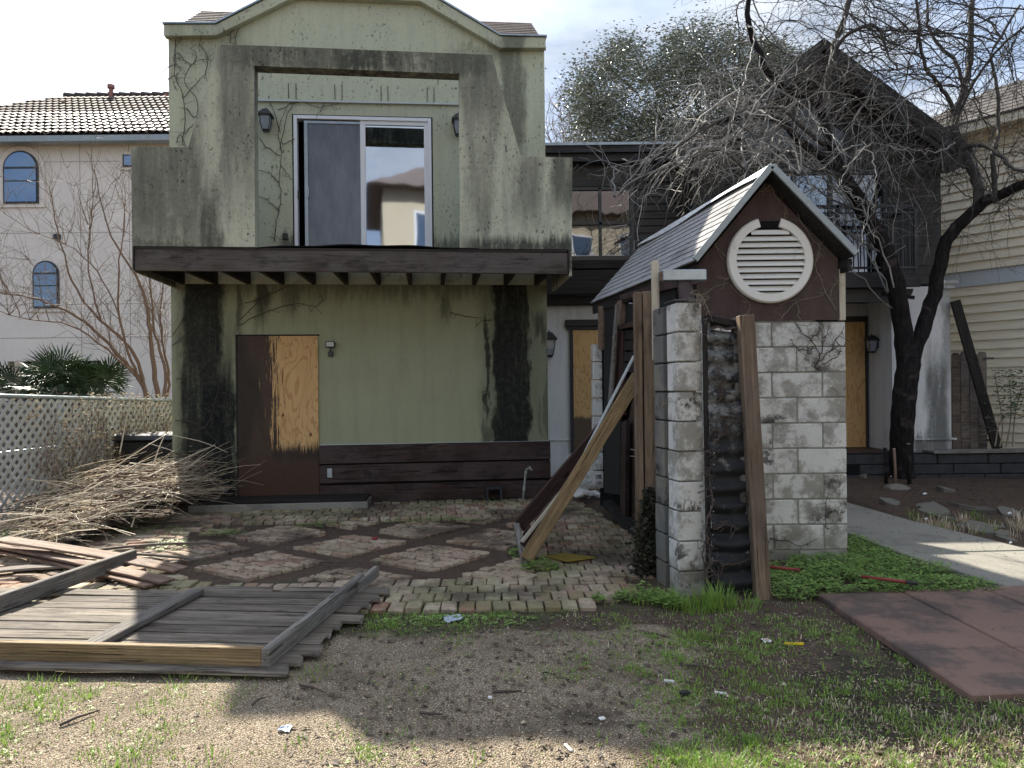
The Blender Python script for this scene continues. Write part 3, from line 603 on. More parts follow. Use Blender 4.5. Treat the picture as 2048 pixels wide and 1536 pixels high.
# roof
eL0, eL1 = Vector((1.431, 5.98, 2.38)), Vector((.904, 8.7, 2.366))
aR0, aR1 = Vector((2.036, 5.98, 3.10)), Vector((1.51, 8.7, 3.045))
eR0, eR1 = Vector((2.685, 5.98, 2.415)), Vector((2.16, 8.7, 2.40))
def slab(a, b_, c, d, th, up): 
    up = Vector(up)*th; return [a-up, b_-up, c-up, d-up], [a, b_, c, d]
nL = (aR0-eL0).cross(eL1-eL0).normalized(); nL = nL if nL.z > 0 else -nL
nR = (eR1-eR0).cross(aR0-eR0).normalized(); nR = nR if nR.z > 0 else -nR
b = MB(); b.hexa(*slab(eL0, aR0, aR1, eL1, .025, nL)); b.hexa(*slab(aR0, eR0, eR1, aR1, .025, nR)); sb(b, 'roof_deck', 'charred')
NC = 11
for side, (E0, E1, nn) in enumerate(((eL0, eL1, nL), (eR0, eR1, nR))):
    for c in range(NC):
        t0, t1 = c/NC-.004, min((c+1)/NC+.015, 1); x = 0.; kk = 0
        while x < 1:
            w = min(rnd.uniform(.09, .13), 1-x)
            if 1-x-w < .04: w = 1-x
            P = lambda u, t, l: (E0.lerp(E1, u)).lerp(aR0.lerp(aR1, u), t)+nn*l
            jit = rnd.uniform(-.004, .004); li = .011+rnd.uniform(0, .003); u0, u1 = x+.001, x+w-.001
            lo = [P(u0, t0+jit, .001), P(u1, t0+jit, .001), P(u1, t1, .001), P(u0, t1, .001)]; hi = [P(u0, t0+jit, li), P(u1, t0+jit, li), P(u1, t1, .004), P(u0, t1, .004)]
            if side: lo.reverse(); hi.reverse()
            sb(MB().hexa(lo, hi), 'shingle', 'shingle'); x += w
# rake trims, eave board, lifted ridge flashing
for a, e_ in ((aR0, eL0), (aR0, eR0)):
    wbeam('rake_trim', a+Vector((0, -.012, .012)), e_+Vector((0, -.012, .008)), .022, .05, M['roof_trim'], SH)
wbeam('eave_board', eL0+Vector((.03, .05, -.07)), eL1+Vector((.03, 0, -.07)), .03, .10, M['charred'], SH)
wbeam('eave_board', eR0+Vector((-.03, .05, -.07)), eR1+Vector((-.03, 0, -.07)), .03, .10, M['charred'], SH)
b = MB()
for i in range(10):
    u0, u1 = i/10, (i+1)/10; lf = lambda u: .02+.02*math.sin(u*7)+.015*u
    A = lambda u: aR0.lerp(aR1, u)
    b.hexa([A(u0)+Vector((-.085, 0, -.085+lf(u0))), A(u1)+Vector((-.085, 0, -.085+lf(u1))), A(u1)+Vector((.0, 0, .02)), A(u0)+Vector((.0, 0, .02))],
           [A(u0)+Vector((-.085, 0, -.078+lf(u0))), A(u1)+Vector((-.085, 0, -.078+lf(u1))), A(u1)+Vector((.0, 0, .032)), A(u0)+Vector((.0, 0, .032))])
    b.hexa([A(u0)+Vector((.0, 0, .02)), A(u1)+Vector((.0, 0, .02)), A(u1)+Vector((.09, 0, -.07)), A(u0)+Vector((.09, 0, -.07))], [A(u0)+Vector((.0, 0, .03)), A(u1)+Vector((.0, 0, .03)), A(u1)+Vector((.09, 0, -.062)), A(u0)+Vector((.09, 0, -.062))])
sb(b, 'ridge_flashing', 'steel')
# louvre
LV = W(MB().build('louvre_vent', M['louver'], SH)) if False else None
b = MB(); cx, cz = 2.06, 2.402; ro, ri = .342, .272; a0, a1 = R_(106.5), R_(435)
for i in range(52):
    q0, q1 = a0+(a1-a0)*i/52, a0+(a1-a0)*(i+1)/52
    p = lambda r, q, y: (cx+r*math.cos(q), y, cz+r*math.sin(q))
    b.add([p(ri, q0, 6.085), p(ri, q1, 6.085), p(ro-.012, q1, 6.085), p(ro-.012, q0, 6.085), p(ri, q0, 6.13), p(ri, q1, 6.13), p(ro, q1, 6.10), p(ro, q0, 6.10), p(ro, q1, 6.13), p(ro, q0, 6.13)],
          [(0,1,2,3), (3,2,6,7), (0,4,5,1), (7,6,8,9)]+([(0,3,7,4)] if i == 0 else [])+([(1,5,6,2)] if i == 51 else []))
LV = sb(b, 'louvre_frame', 'louver')
for i in range(11):
    z = cz+.245-i*.0495; hw_ = math.sqrt(max(.0004, (ri+.012)**2-(z-.02-cz)**2))
    if i == 0: hw_ = .15
    o = MB().hexa([(cx-hw_, 6.084, z-.044), (cx+hw_, 6.084, z-.044), (cx+hw_, 6.092, z-.047), (cx-hw_, 6.092, z-.047)], [(cx-hw_, 6.118, z-.003-rnd.random()*.003), (cx+hw_, 6.118, z-.003), (cx+hw_, 6.126, z-.003), (cx-hw_, 6.126, z-.003)]).build('louvre_slat', M['louver'], SH); W(o)
b = MB()
for i in range(24):
    q0, q1 = 2*PI*i/24, 2*PI*(i+1)/24; b.add([(cx, 6.128, cz), (cx+ri*math.cos(q0), 6.128, cz+ri*math.sin(q0)), (cx+ri*math.cos(q1), 6.128, cz+ri*math.sin(q1))], [(0, 1, 2)])
sb(b, 'louvre_opening', 'black')
sb(MB().box(1.94, 2.16, 6.12, 6.129, 2.66, 2.715), 'cut_slot', 'black')
# open left side of the shed
def sp(u, v, off=0):
    x, y, z = ray(u, v); d = Vector((-.196, .981)); nn_ = Vector((-.981, -.196)); P0 = Vector((1.44, 6.15))+nn_*off
    k = (P0.x*nn_.x+P0.y*nn_.y)/(x*nn_.x+y*nn_.y); return Vector((k*x, k*y, CAMZ+k*z))
def spq(name, mat, pts, off=0, th=.02):
    f_ = [sp(u, v, off) for u, v in pts]; nn_ = Vector((.981, .196, 0))*th
    return sb(MB().hexa(f_, [p+nn_ for p in f_]), name, mat)
spq('interior_shade_sheet', 'black', [(1386, 560), (1386, 1125), (1200, 1010), (1200, 608)], -.12)  # black sheet stands for the shade inside the open shed
spq('tar_paper', 'tar', [(1242, 603), (1240, 990), (1208, 985), (1207, 615)], .0)
spq('tar_paper', 'tar', [(1268, 590), (1268, 652), (1244, 650), (1244, 597)], -.02)
spq('tar_paper', 'tar', [(1350, 565), (1350, 620), (1318, 612), (1318, 572)], -.02)
spq('stud', 'brown_board', [(1243, 597), (1243, 652), (1233, 653), (1234, 604)], .02, .04)
spq('header_board', 'plank_wood', [(1272, 641), (1272, 652), (1232, 660), (1232, 652)], .05, .08)
spq('stud', 'darkbrown', [(1246, 660), (1244, 830), (1222, 840), (1233, 660)], .03, .05)
for i in range(4):
    y0 = 658+i*22; spq('siding_board', 'charred', [(1274, y0), (1274, y0+21), (1246, y0+20), (1246, y0+3)], .01+i*.004, .02)
spq('lath', 'grey_wood', [(1234, 607), (1221, 815), (1215, 815), (1230, 609)], .09, .02)
spq('stud', 'plank_wood', [(1252, 840), (1250, 1035), (1240, 1030), (1243, 845)], .03, .04)
spq('stud', 'brown_board', [(1205, 612), (1205, 700), (1196, 700), (1196, 612)], .02, .05)
spq('sill_board', 'charred', [(1300, 1085), (1300, 1115), (1205, 1012), (1207, 1000)], .06, .09)
spq('inner_panel', 'shed_ply', [(1290, 700), (1290, 1100), (1253, 1050), (1253, 850)], -.05, .02)
for k in range(8):
    z = 1.905-.203*(k+1); block_course(SH, (.905, 8.62), 0, [(0, .115)], .2, z)
sb(MB().box(2.0, 2.5, 8.6, 8.65, 0, 2.4).box(1.1, 2.5, 8.62, 8.66, 0, 2.4), 'rear_shade_sheet', 'black')  # black sheets at the back, the dark interior put into their colour
spq('ceiling_joist', 'plank_wood', [(1383, 545), (1383, 568), (1240, 600), (1240, 590)], .03, .05)

# wing wall behind the pillar
t = thing('block_wing_wall', 'dark stained block wall end between the tall post and the pale pillar', 'wall', (1.067, 5.45, 0))
for k in range(10):
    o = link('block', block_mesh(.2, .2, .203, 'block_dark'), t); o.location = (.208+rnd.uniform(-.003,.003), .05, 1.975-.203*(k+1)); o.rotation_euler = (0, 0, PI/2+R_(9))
# pillar
t = thing('block_pillar', 'pale sunlit pillar of single stacked concrete blocks with metal cap', 'pillar', (1.113, 5.2, 0))
for k in range(10):
    o = link('block', block_mesh(.19, .19, .203), t); o.location = (rnd.uniform(-.002, .002), rnd.uniform(-.002, .002), 1.975-.203*(k+1)+.0); o.rotation_euler = (0, 0, R_(9)+rnd.uniform(-.008, .008))
MB().box(.02, .14, .04, .16, -.05, 1.97).build('mortar_core', M['mortar'], t)
o = MB().box(-.012, .20, -.012, .20, 1.976, 1.992).build('cap_plate', M['dark_paint'], t, bevel=.003); o.rotation_euler = (0, 0, R_(9))
t = thing('steel_channel', 'galvanised steel channel lying across a short stud above the pillar', 'beam', (1.25, 5.6, 2.2))
b = MB().box(-.150, .165, -.045, .045, -.03, .05); o = b.build('channel', M['steel'], t, bevel=.006)
MB().box(-.166, -.150, -.04, .04, -.03, .04).build('rusty_end', M['brown_board'], t)
t = thing('short_stud', 'short red brown stud standing on the pillar cap under the channel', 'stud', (1.26, 5.6, 1.99))
beam('timber', (0, -.1, 0), (0, 0, .18), .10, .05, M['plank_wood'], t, up=(0, 1, 0))
t = thing('upright_batten', 'pale sunlit batten rising beside the left end of the steel channel', 'batten', (1.07, 5.7, 1.9))
beam('timber', (0, 0, -.3), (0, 0, .436), .054, .03, M['pale_wood'], t, up=(0, 1, 0))
# tall post
t = thing('timber_gate_post', 'tall double timber gate post wrapped in ivy at its foot', 'post', (1.0, 5.8, 0))
beam('timber', (-.044, 0, -.1), (-.048, 0, 2.115), .052, .09, M['post_wood'], t, up=(0, 1, 0), seg=6, warp=.002)
beam('timber', (.038, .01, -.1), (.032, .01, 2.122), .09, .09, M['post_wood'], t, up=(0, 1, 0), seg=6, warp=.002)
for z in (2.03, .93, .88): beam('nail', (-.07, -.01, z), (-.115, -.02, z+.006), .006, .006, M['steel'], t, bevel=0)
# front post + corrugated sheet
t = thing('leaning_timber_post', 'leaning weathered timber post in front of the block wall beside the corrugated sheet', 'post', (1.63, 5.08, 0))
beam('timber', (.01, 0, -.05), (-.078, .02, 1.868), .098, .09, M['post_wood'], t, up=(0, 1, 0), seg=6, warp=.003, taper=-.02)
beam('timber', (-.06, .10, .0), (-.125, .11, 1.86), .04, .05, M['grey_wood'], t, up=(0, 1, 0))
t = thing('corrugated_gate', 'blackened corrugated metal gate hung between the pale pillar and the leaning post', 'gate', (1.45, 5.15, 0))
def sheet(z0, z1, y, nm, seed, xl, xr, ph):
    b = MB(); nu, nv = 14, 110; r = random.Random(seed)
    for j in range(nv+1):
        for i in range(nu+1):
            u, v = i/nu, j/nv; z = z0+(z1-z0)*v; x0 = xl(z); x1 = xr(z)
            wv = math.sin(2*PI*(z/.128)+ph+.9*nz(u*1.5, z*1.2, 1, seed))*.019*(1+.8*nz(u, z, 2.2, seed+3))
            x = x0+(x1-x0)*u+.006*nz(z, seed, 9)*(1 if i in (0, nu) else 0)
            b.v.append((x-1.45, y+wv+.022*nz(u*2.6, z*3.5, 1, seed+7)-5.15, z+.01*math.sin(u*PI*1.2+seed)))
    b.f = [(j*(nu+1)+i, j*(nu+1)+i+1, (j+1)*(nu+1)+i+1, (j+1)*(nu+1)+i) for j in range(nv) for i in range(nu)]; b.mi = [0]*len(b.f)
    o = b.build(nm, M['sheet'], t, smooth=True); m = o.modifiers.new('t', 'SOLIDIFY'); m.thickness = .003; return o
XL = lambda z: 1.322-.005*z; XR = lambda z: 1.605-.045*z
sheet(.02, .62, 5.135, 'corrugated_sheet', 3, XL, XR, 0.); sheet(.56, 1.36, 5.15, 'corrugated_sheet', 5, XL, XR, 1.); sheet(1.20, 1.775, 5.16, 'corrugated_sheet', 8, XL, XR, 2.)
b = MB()
for i in range(12):
    x0, x1 = 1.335+i*.0178, 1.335+(i+1)*.0178; f = lambda x: 1.80-.06*(x-1.3)+.008*math.sin(x*60)
    b.hexa([(x0-1.45, -.03, f(x0)-.012), (x1-1.45, -.03, f(x1)-.012), (x1-1.45, .03, f(x1)-.0), (x0-1.45, .03, f(x0))], [(x0-1.45, -.03, f(x0)-.008), (x1-1.45, -.03, f(x1)-.008), (x1-1.45, .03, f(x1)+.012), (x0-1.45, .03, f(x0)+.012)])
b.build('folded_top_edge', M['redbrown_board'], t)
beam('stile', (-.137, .03, .05), (-.148, .03, 1.87), .03, .04, M['charred'], t, up=(0, 1, 0))
beam('stile', (.118, .05, .0), (.06, .05, 1.80), .04, .04, M['charred'], t, up=(0, 1, 0))
beam('top_rail', (-.15, .02, 1.862), (.085, .04, 1.815), .05, .045, M['charred'], t); beam('top_rail', (-.15, .05, 1.83), (.085, .06, 1.79), .03, .03, M['charred'], t)
beam('corner_block', (-.135, .03, 1.77), (-.13, .03, 1.84), .035, .03, M['grey_wood'], t, up=(0, 1, 0))
for i in range(22):
    z = .1+i*.078; MB().tube([(-.13+.002*i, -.025, z), (-.131+.002*i, -.036, z)], .004, 6).build('screw', M['steel'], t)

# ---------------------------------------------------------------- leaning gate across the walk
t = thing('fallen_board_gate', 'brown board gate fallen sideways against the tall double post', 'gate', (.1, 6.3, 0))
def gw(name, a, b_, w, h, mat, **k): return wbeam(name, a, b_, w, h, M[mat], t, **k)
NA0, NA1 = at(1052, 1118, 6.0), at(1276, 752, 6.05)
o = gw('stile', NA0, NA1, .045, .105, 'tan_wood', up=(1, 0, .2), seg=4, warp=.002)
FA0, FA1 = at(1038, 1052, 6.9), at(1234, 822, 7.2)
gw('stile', FA0, FA1, .045, .12, 'darkbrown', up=(-.7, -.2, 1), seg=4)
gw('bottom_rail', at(1033, 1046, 6.9)+Vector((0,0,-.02)), at(1049, 1122, 6.05), .05, .06, 'grey_wood')
for i in range(9):
    a = FA0.lerp(FA1, i/9+.02)+Vector((.05, -.03, -.05)); c = NA0.lerp(NA1, i/9+.06)+Vector((-.02, .12, 0)); d = (FA1-FA0).normalized()
    o = gw('gate_board', a, c, .10, .018, 'darkbrown', up=(-.8, -.1, .6))
gw('batten', at(1044, 1084, 6.2), at(1143, 958, 6.25), .02, .03, 'pale_wood'); gw('batten', at(1143, 958, 6.25), at(1268, 712, 6.1), .02, .022, 'drip')  # pale wood of the first batten paints the lit top edge of a strip
gw('cross_brace', at(1046, 1092, 6.28), at(1150, 952, 6.3), .03, .07, 'darkbrown')

# ---------------------------------------------------------------- dark house behind
D = thing('dark_sided_house', 'dark brown sided house with steep gable and balcony over white rendered ground floor', 'house', (3.5, 11.6, 0))
def db(mb, name, mat, **k): return wb(mb, name, M[mat], D, **k)
db(MB().box(.2, 5.74, 12.4, 12.5, 0, 2.78).box(5.735, 6.62, 11.6, 11.75, 0, 2.93).box(5.735, 5.83, 11.751, 12.399, 0, 2.93).box(6.45, 6.62, 11.751, 17, 0, 2.93), 'lower_wall', 'white_wall')
db(MB().box(5.78, 6.68, 11.56, 11.76, .585, .61), 'plinth_moulding', 'white_wall'); db(MB().box(.3, .925, 12.37, 12.399, .585, .60), 'plinth_moulding', 'white_wall')
db(MB().box(6.42, 6.70, 11.52, 11.8, 2.93, 2.98).box(6.38, 6.67, 11.55, 11.8, 2.86, 2.93), 'wall_cap', 'white_wall')
db(MB().box(.991, 1.50, 12.365, 12.395, .39, 2.357), 'plywood_board', 'ply_left')['label'] = 'clean knotty plywood over the left rear door, dark at the foot'
db(MB().box(.935, .988, 12.34, 12.398, .38, 2.36).box(1.5, 1.56, 12.34, 12.398, .38, 2.36), 'door_jamb', 'dark_trim')
db(MB().box(.90, 1.6, 12.33, 12.398, 2.361, 2.41), 'door_header', 'dark_trim'); db(MB().box(.865, 1.64, 12.30, 12.398, 2.412, 2.52), 'door_cornice', 'dark_trim', bevel=.01)
db(MB().box(4.95, 5.68, 12.36, 12.39, .43, 2.44), 'plywood_board', 'ply_right')['label'] = 'knotty plywood over the door in the right hand recess'
db(MB().box(5.683, 5.72, 12.34, 12.398, .42, 2.53).box(4.9, 5.683, 12.34, 12.398, 2.443, 2.53), 'door_jamb', 'dark_trim')
db(MB().box(4.3, 5.735, 11.02, 12.4, -.1, .41), 'porch_slab', 'concrete')
db(MB().box(4.35, 5.72, 11.3, 12.39, .411, .43), 'porch_boards', 'plank_wood')
# upper left wing
db(MB().box(.2, 2.9, 12.25, 12.4, 2.75, 5.18), 'wing_wall', 'dark_trim')
db(MB().box(.1, 3.0, 11.9, 15, 5.185, 5.225), 'flat_roof', 'steel'); db(MB().box(.1, 3.0, 11.93, 11.97, 5.08, 5.184), 'roof_fascia', 'dark_trim'); db(MB().box(.1, 3.0, 12.0, 12.04, 4.96, 5.079), 'roof_fascia', 'dark_trim')
db(MB().box(.1, 3.0, 12.18, 12.25, 4.69, 4.93), 'frieze_board', 'dark_siding'); db(MB().box(.1, 1.98, 12.16, 12.25, 4.61, 4.685), 'window_header', 'dark_trim')
for i in range(11):
    z = 3.42+i*.115; W(MB().hexa([(1.98, 12.20, z), (2.9, 12.20, z), (2.9, 12.25, z), (1.98, 12.25, z)], [(1.98, 12.225, z+.112), (2.9, 12.225, z+.112), (2.9, 12.25, z+.112), (1.98, 12.25, z+.112)]).build('siding_board', M['dark_siding'], D))
wl = db(MB().box(.55, .6, 12.17, 12.25, 3.45, 4.61).box(1.90, 1.97, 12.17, 12.25, 3.45, 4.61).box(1.405, 1.45, 12.18, 12.25, 3.51, 4.59).box(.6, 1.9, 12.18, 12.25, 4.01, 4.05).box(.6, 1.9, 12.18, 12.25, 4.56, 4.61).box(.55, 1.97, 12.15, 12.25, 3.44, 3.51), 'window_frame', 'dark_paint')
for x0, x1 in ((.6, 1.403), (1.452, 1.9)):
    for z0, z1 in ((3.512, 4.008), (4.052, 4.558)):
        o = MB().box(x0+.002, x1-.002, 12.222, 12.23, z0+.002, z1-.002).build('pane', M['pane_dark'], wl); o.parent = wl
db(MB().box(1.0, 1.40, 12.19, 12.217, 3.513, 3.525).box(1.46, 1.8, 12.19, 12.217, 3.513, 3.525), 'peeling_sill', 'white_frame')
for y, z0, z1, q in ((12.14, 3.30, 3.43, 0), (12.10, 3.10, 3.27, 0), (11.95, 2.98, 3.08, 0), (11.8, 2.86, 2.97, 0), (12.2, 2.74, 2.86, 0)):
    wbeam('burnt_timber', (.2, y, (z0+z1)/2), (3.6, y, (z0+z1)/2+rnd.uniform(-.01, .01)), .08, z1-z0, M['charred'], D, seg=8, warp=.006)
# gable block
AX, AZ, EZ = 4.54, 6.40, 4.83; sl_ = (AZ-EZ)/(6.53-AX)
rl = lambda x: AZ-.10-abs(x-AX)*sl_
def clip_board(x0, x1, z0, z1, y, nm, mat, lap=.016):
    pts = [(x0, z0), (x1, z0)]
    def top(x): return min(z1, rl(x))
    if rl(x0) < z0 and rl(x1) < z0 and not (x0 < AX < x1): return
    k = 12; xs_ = [x0+(x1-x0)*i/k for i in range(k+1)]; xs_ = [x for x in xs_ if rl(x) > z0+.005]
    if len(xs_) < 2: return
    top_ = [(x, top(x)) for x in reversed(xs_)]
    poly = [(xs_[0], z0), (xs_[-1], z0)]+top_
    W(MB().prism(poly, y, y+.03).build(nm, M[mat], D)).rotation_euler = (0, 0, 0)
db(MB().prism([(2.75, 2.76), (6.505, 2.76), (6.505, 4.75), (AX, 6.3), (2.75, 4.85)], 11.64, 11.70), 'gable_wall', 'dark_trim')
db(MB().box(6.40, 6.505, 11.701, 17, 2.9, 4.75).box(2.75, 2.85, 11.701, 17, 2.9, 4.8), 'gable_side_wall', 'dark_trim')
for i in range(23):
    z = 2.90+i*.157
    yy = 11.60+(i % 2)*.004
    if z+.15 < 4.98 and z > 2.85:
        clip_board(2.76, 3.54, z, z+.152, yy, 'siding_board', 'dark_siding'); clip_board(5.66, 6.50, z, z+.152, yy, 'siding_board', 'dark_siding')
    else: clip_board(2.76, 3.50, z, z+.152, yy, 'siding_board', 'dark_siding'); clip_board(5.10, 6.50, z, z+.152, yy, 'siding_board', 'dark_siding')
for i in range(5): clip_board(3.5, 5.1, 5.6+i*.157, 5.752+i*.157, 11.6, 'siding_board', 'dark_siding')
db(MB().box(3.50, 5.70, 11.55, 11.64, 4.66, 4.95), 'window_header', 'dark_trim', bevel=.005)
fr = MB()
for x in (3.54, 4.02, 4.25, 4.80, 5.62): fr.box(x, x+.055, 11.57, 11.64, 2.96, 4.66)
fr.box(3.595, 5.62, 11.575, 11.64, 4.60, 4.66)
wg = db(fr, 'balcony_window', 'dark_paint')
for x0, x1, m in ((3.6, 4.015, 'pane_blue'), (4.08, 4.245, 'pane_blue'), (4.31, 4.795, 'pane_blue'), (4.86, 5.615, 'pane_dark')):
    MB().box(x0, x1, 11.61, 11.62, 3.93, 4.60).build('pane', M[m], wg); MB().box(x0, x1, 11.61, 11.62, 2.96, 3.928).build('pane', M['pane_dark'], wg)  # lower half darker: the dimmer reflection below the rail is put into its colour
up_ = db(MB().prism([(3.52, 4.955), (5.10, 4.955), (5.10, 5.02), (3.52, 5.02)], 11.58, 11.64).prism([(4.28, 5.02), (4.33, 5.02), (4.33, 5.72), (4.28, 5.68)], 11.58, 11.64).prism([(3.50, 5.02), (3.55, 5.02), (3.55, 5.26), (4.30, 5.73), (5.05, 5.24), (5.05, 5.02), (5.10, 5.02), (5.10, 5.29), (4.30, 5.81), (3.50, 5.31)], 11.58, 11.638), 'gable_window', 'dark_paint')
MB().prism([(3.551, 5.021), (4.279, 5.021), (4.279, 5.71), (3.551, 5.255)], 11.60, 11.61).build('pane', M['curtain'], up_)
MB().prism([(4.331, 5.021), (5.049, 5.021), (5.049, 5.235), (4.331, 5.71)], 11.60, 11.61).build('pane', M['curtain'], up_)
# roof of the gable block
def roof_side(xe, sgn):
    b = MB(); y0, y1 = 11.05, 17
    b.hexa([(AX, y0, AZ-.05), (xe, y0, EZ-.05), (xe, y1, EZ-.05), (AX, y1, AZ-.05)][::sgn], [(AX, y0, AZ+.02), (xe, y0, EZ+.02), (xe, y1, EZ+.02), (AX, y1, AZ+.02)][::sgn]); db(b, 'roof_slope', 'charred')
    wbeam('rake_board', (AX, 11.04, AZ-.13), (xe, 11.04, EZ-.13), .03, .20, M['dark_trim'], D); wbeam('rake_board', (AX, 11.08, AZ-.27), (xe+.02*sgn, 11.08, EZ-.27), .03, .12, M['dark_siding'], D)
roof_side(6.60, -1); roof_side(2.48, 1)
db(MB().box(6.1, 6.62, 11.07, 11.6, 4.60, 4.70), 'eave_return', 'dark_trim')
# balcony
db(MB().box(3.3, 5.76, 10.88, 11.6, 2.96, 3.02), 'balcony_floor', 'dark_trim'); db(MB().box(3.3, 5.78, 10.86, 10.90, 2.80, 2.958), 'balcony_fascia', 'dark_trim')
db(MB().prism([(3.3, 2.62), (5.62, 2.60), (5.74, 2.72), (5.76, 2.79), (3.3, 2.79)], 11.0, 11.04), 'balcony_fascia', 'dark_siding'); db(MB().box(3.3, 5.74, 11.05, 12.4, 2.74, 2.79), 'soffit', 'charred')
wbeam('hanging_splinter', (5.3, 11.0, 2.72), (5.76, 10.98, 2.66), .03, .05, M['charred'], D)
ra = thing('balcony_railing', 'dark metal railing with thin balusters on the rear balcony', 'railing', (4.6, 10.9, 3.02))
def rw(a, b_, w, nm): return W(beam(nm, a, b_, w, w, M['dark_paint'], ra, bevel=0))
rw((3.4, 10.9, 3.95), (5.74, 10.9, 3.95), .045, 'top_rail'); rw((3.4, 10.9, 3.86), (5.74, 10.9, 3.86), .025, 'upper_rail'); rw((3.4, 10.9, 3.08), (5.74, 10.9, 3.08), .03, 'bottom_rail'); rw((5.74, 10.9, 3.95), (5.74, 11.6, 3.95), .04, 'top_rail')
for x in (3.6, 4.64, 5.74): rw((x, 10.9, 3.02), (x, 10.9, 3.98), .045, 'post')
for i in range(23): rw((3.46+i*.1, 10.9, 3.09), (3.46+i*.1, 10.9, 3.93), .014, 'baluster')
for i in range(6): rw((5.74, 11.0+i*.1, 3.03), (5.74, 11.0+i*.1, 3.93), .014, 'baluster')
lantern('wall_lantern', 'black lantern on the white wall just right of the green house corner', (.60, 12.39, 2.17), 0, 1.45)
lantern('wall_lantern', 'dark lantern on the side wall of the right hand door recess', (5.732, 12.05, 2.10), -PI/2, 1.0)

# retaining wall of big dark blocks
t = thing('retaining_wall', 'low dark wall of large blocks with timber cap behind the bare tree', 'wall', (6.2, 10.9, 0))
for r in range(3):
    x = 4.62+(.3 if r % 2 else 0); 
    while x < 9:
        L_ = .68+rnd.uniform(-.05, .05)
        o = MB().box(x-6.2, x+L_-.012-6.2, rnd.uniform(-.008, .008), .3, .0+.145*r, .145*(r+1)-.008).build('wall_block', M['retain'] if 'retain' in M else M['charred'], t, bevel=.012); x += L_
MB().box(-1.58, 2.8, .02, .29, 0, .43).build('core', M['black'], t)
beam('cap_board', (-.25, .12, .455), (2.8, .12, .465), .32, .035, M['grey_wood'], t)

# ---------------------------------------------------------------- cream house on the right
ang = R_(-53); RH = thing('cream_sided_house', 'tall cream clapboard house with grey roof behind the tree at the right edge', 'house', (7.33, 13.0, 0), ang)
def clap(z, h, mat, nm): 
    return MB().hexa([(-3, -.034, z), (6, -.034, z), (6, .02, z), (-3, .02, z)], [(-3, -.004, z+h), (6, -.004, z+h), (6, .02, z+h), (-3, .02, z+h)]).build(nm, M[mat], RH)
z = .2
while z < 5.5:
    if 2.95 < z < 3.2: clap(z, .255, 'cream_band', 'wide_pale_band'); z += .257  # one taller course coloured pale blue grey
    else: clap(z, .1475, 'cream_siding', 'siding_board'); z += .149
MB().box(-3, 6, .021, .3, 0, 5.55).build('wall', M['beige_wall'], RH)
MB().box(-3, 6, .301, 2.6, 0, 5.5).build('wall_body', M['beige_wall'], RH)
MB().box(-3.2, 6.2, -.30, .0, 5.50, 5.54).build('soffit', M['cream_siding'], RH); MB().box(-3.2, 6.2, -.34, -.30, 5.48, 5.64).build('eave_fascia', M['cream_siding'], RH)
b = MB(); 
for k in range(9):
    x = -1.0+k*.15
    while x < 6.2:
        w = rnd.uniform(.2, .34); y0 = -.36+k*.17; y1 = y0+.18; z0 = 5.64+k*.17*.62; z1 = z0+.18*.62
        b.hexa([(x, y0, z0-.02), (x+w-.005, y0, z0-.02), (x+w-.005, y1, z1-.02), (x, y1, z1-.02)], [(x, y0, z0+.012), (x+w-.005, y0, z0+.012), (x+w-.005, y1, z1), (x, y1, z1)]); x += w
n = NT('grey_brown_shingle', .9, .2); n.col(n.mix(n.island(), (.07, .064, .06), (.125, .115, .11))); M['rshingle'] = n.m
o = b.build('roof_shingles', M['rshingle'], RH); o['kind'] = 'stuff'
MB().add([(-1.0, -.36, 5.615), (6.2, -.36, 5.615), (6.2, 1.2, 6.58), (.35, 1.2, 6.58), (-1.0, 2.8, 5.615), (6.2, 2.8, 5.615)], [(0, 1, 2, 3), (3, 2, 5, 4), (0, 3, 4), (0, 4, 5, 1), (1, 5, 2)]).build('roof', M['rshingle'], RH)
# picket gate planks and charred plank
t = thing('picket_fence_end', 'short run of old dog eared pickets between white wall and cream house', 'fence', (7.0, 11.75, .4))
for i, (x, c) in enumerate(((6.72, .0), (6.855, .02), (6.99, -.01), (7.125, .01))):
    z1 = 1.90+c; o = MB().prism([(x-7.0, 0), (x+.127-7.0, 0), (x+.127-7.0, z1-.44), (x+.105-7.0, z1-.4), (x+.022-7.0, z1-.4), (x-7.0, z1-.44)], -.01, .01).build('picket', M['fence_wood'], t, bevel=.002)
    m = o.data.copy(); o.data = m
    for v in m.vertices: pass
beam('hinge_strap', (.2, -.02, 1.41), (.36, -.02, 1.41), .02, .03, M['dark_paint'], t); beam('hinge_strap', (.24, -.02, .17), (.34, -.02, .15), .02, .03, M['dark_paint'], t)
t = thing('charred_plank', 'long charred plank leaning from the white wall corner across the pickets', 'plank', (7.1, 11.45, .45))
beam('plank', (.12, 0, 0), (-.46, .05, 2.22), .04, .15, M['charred'], t, up=(1, 0, .2), bevel=.006)

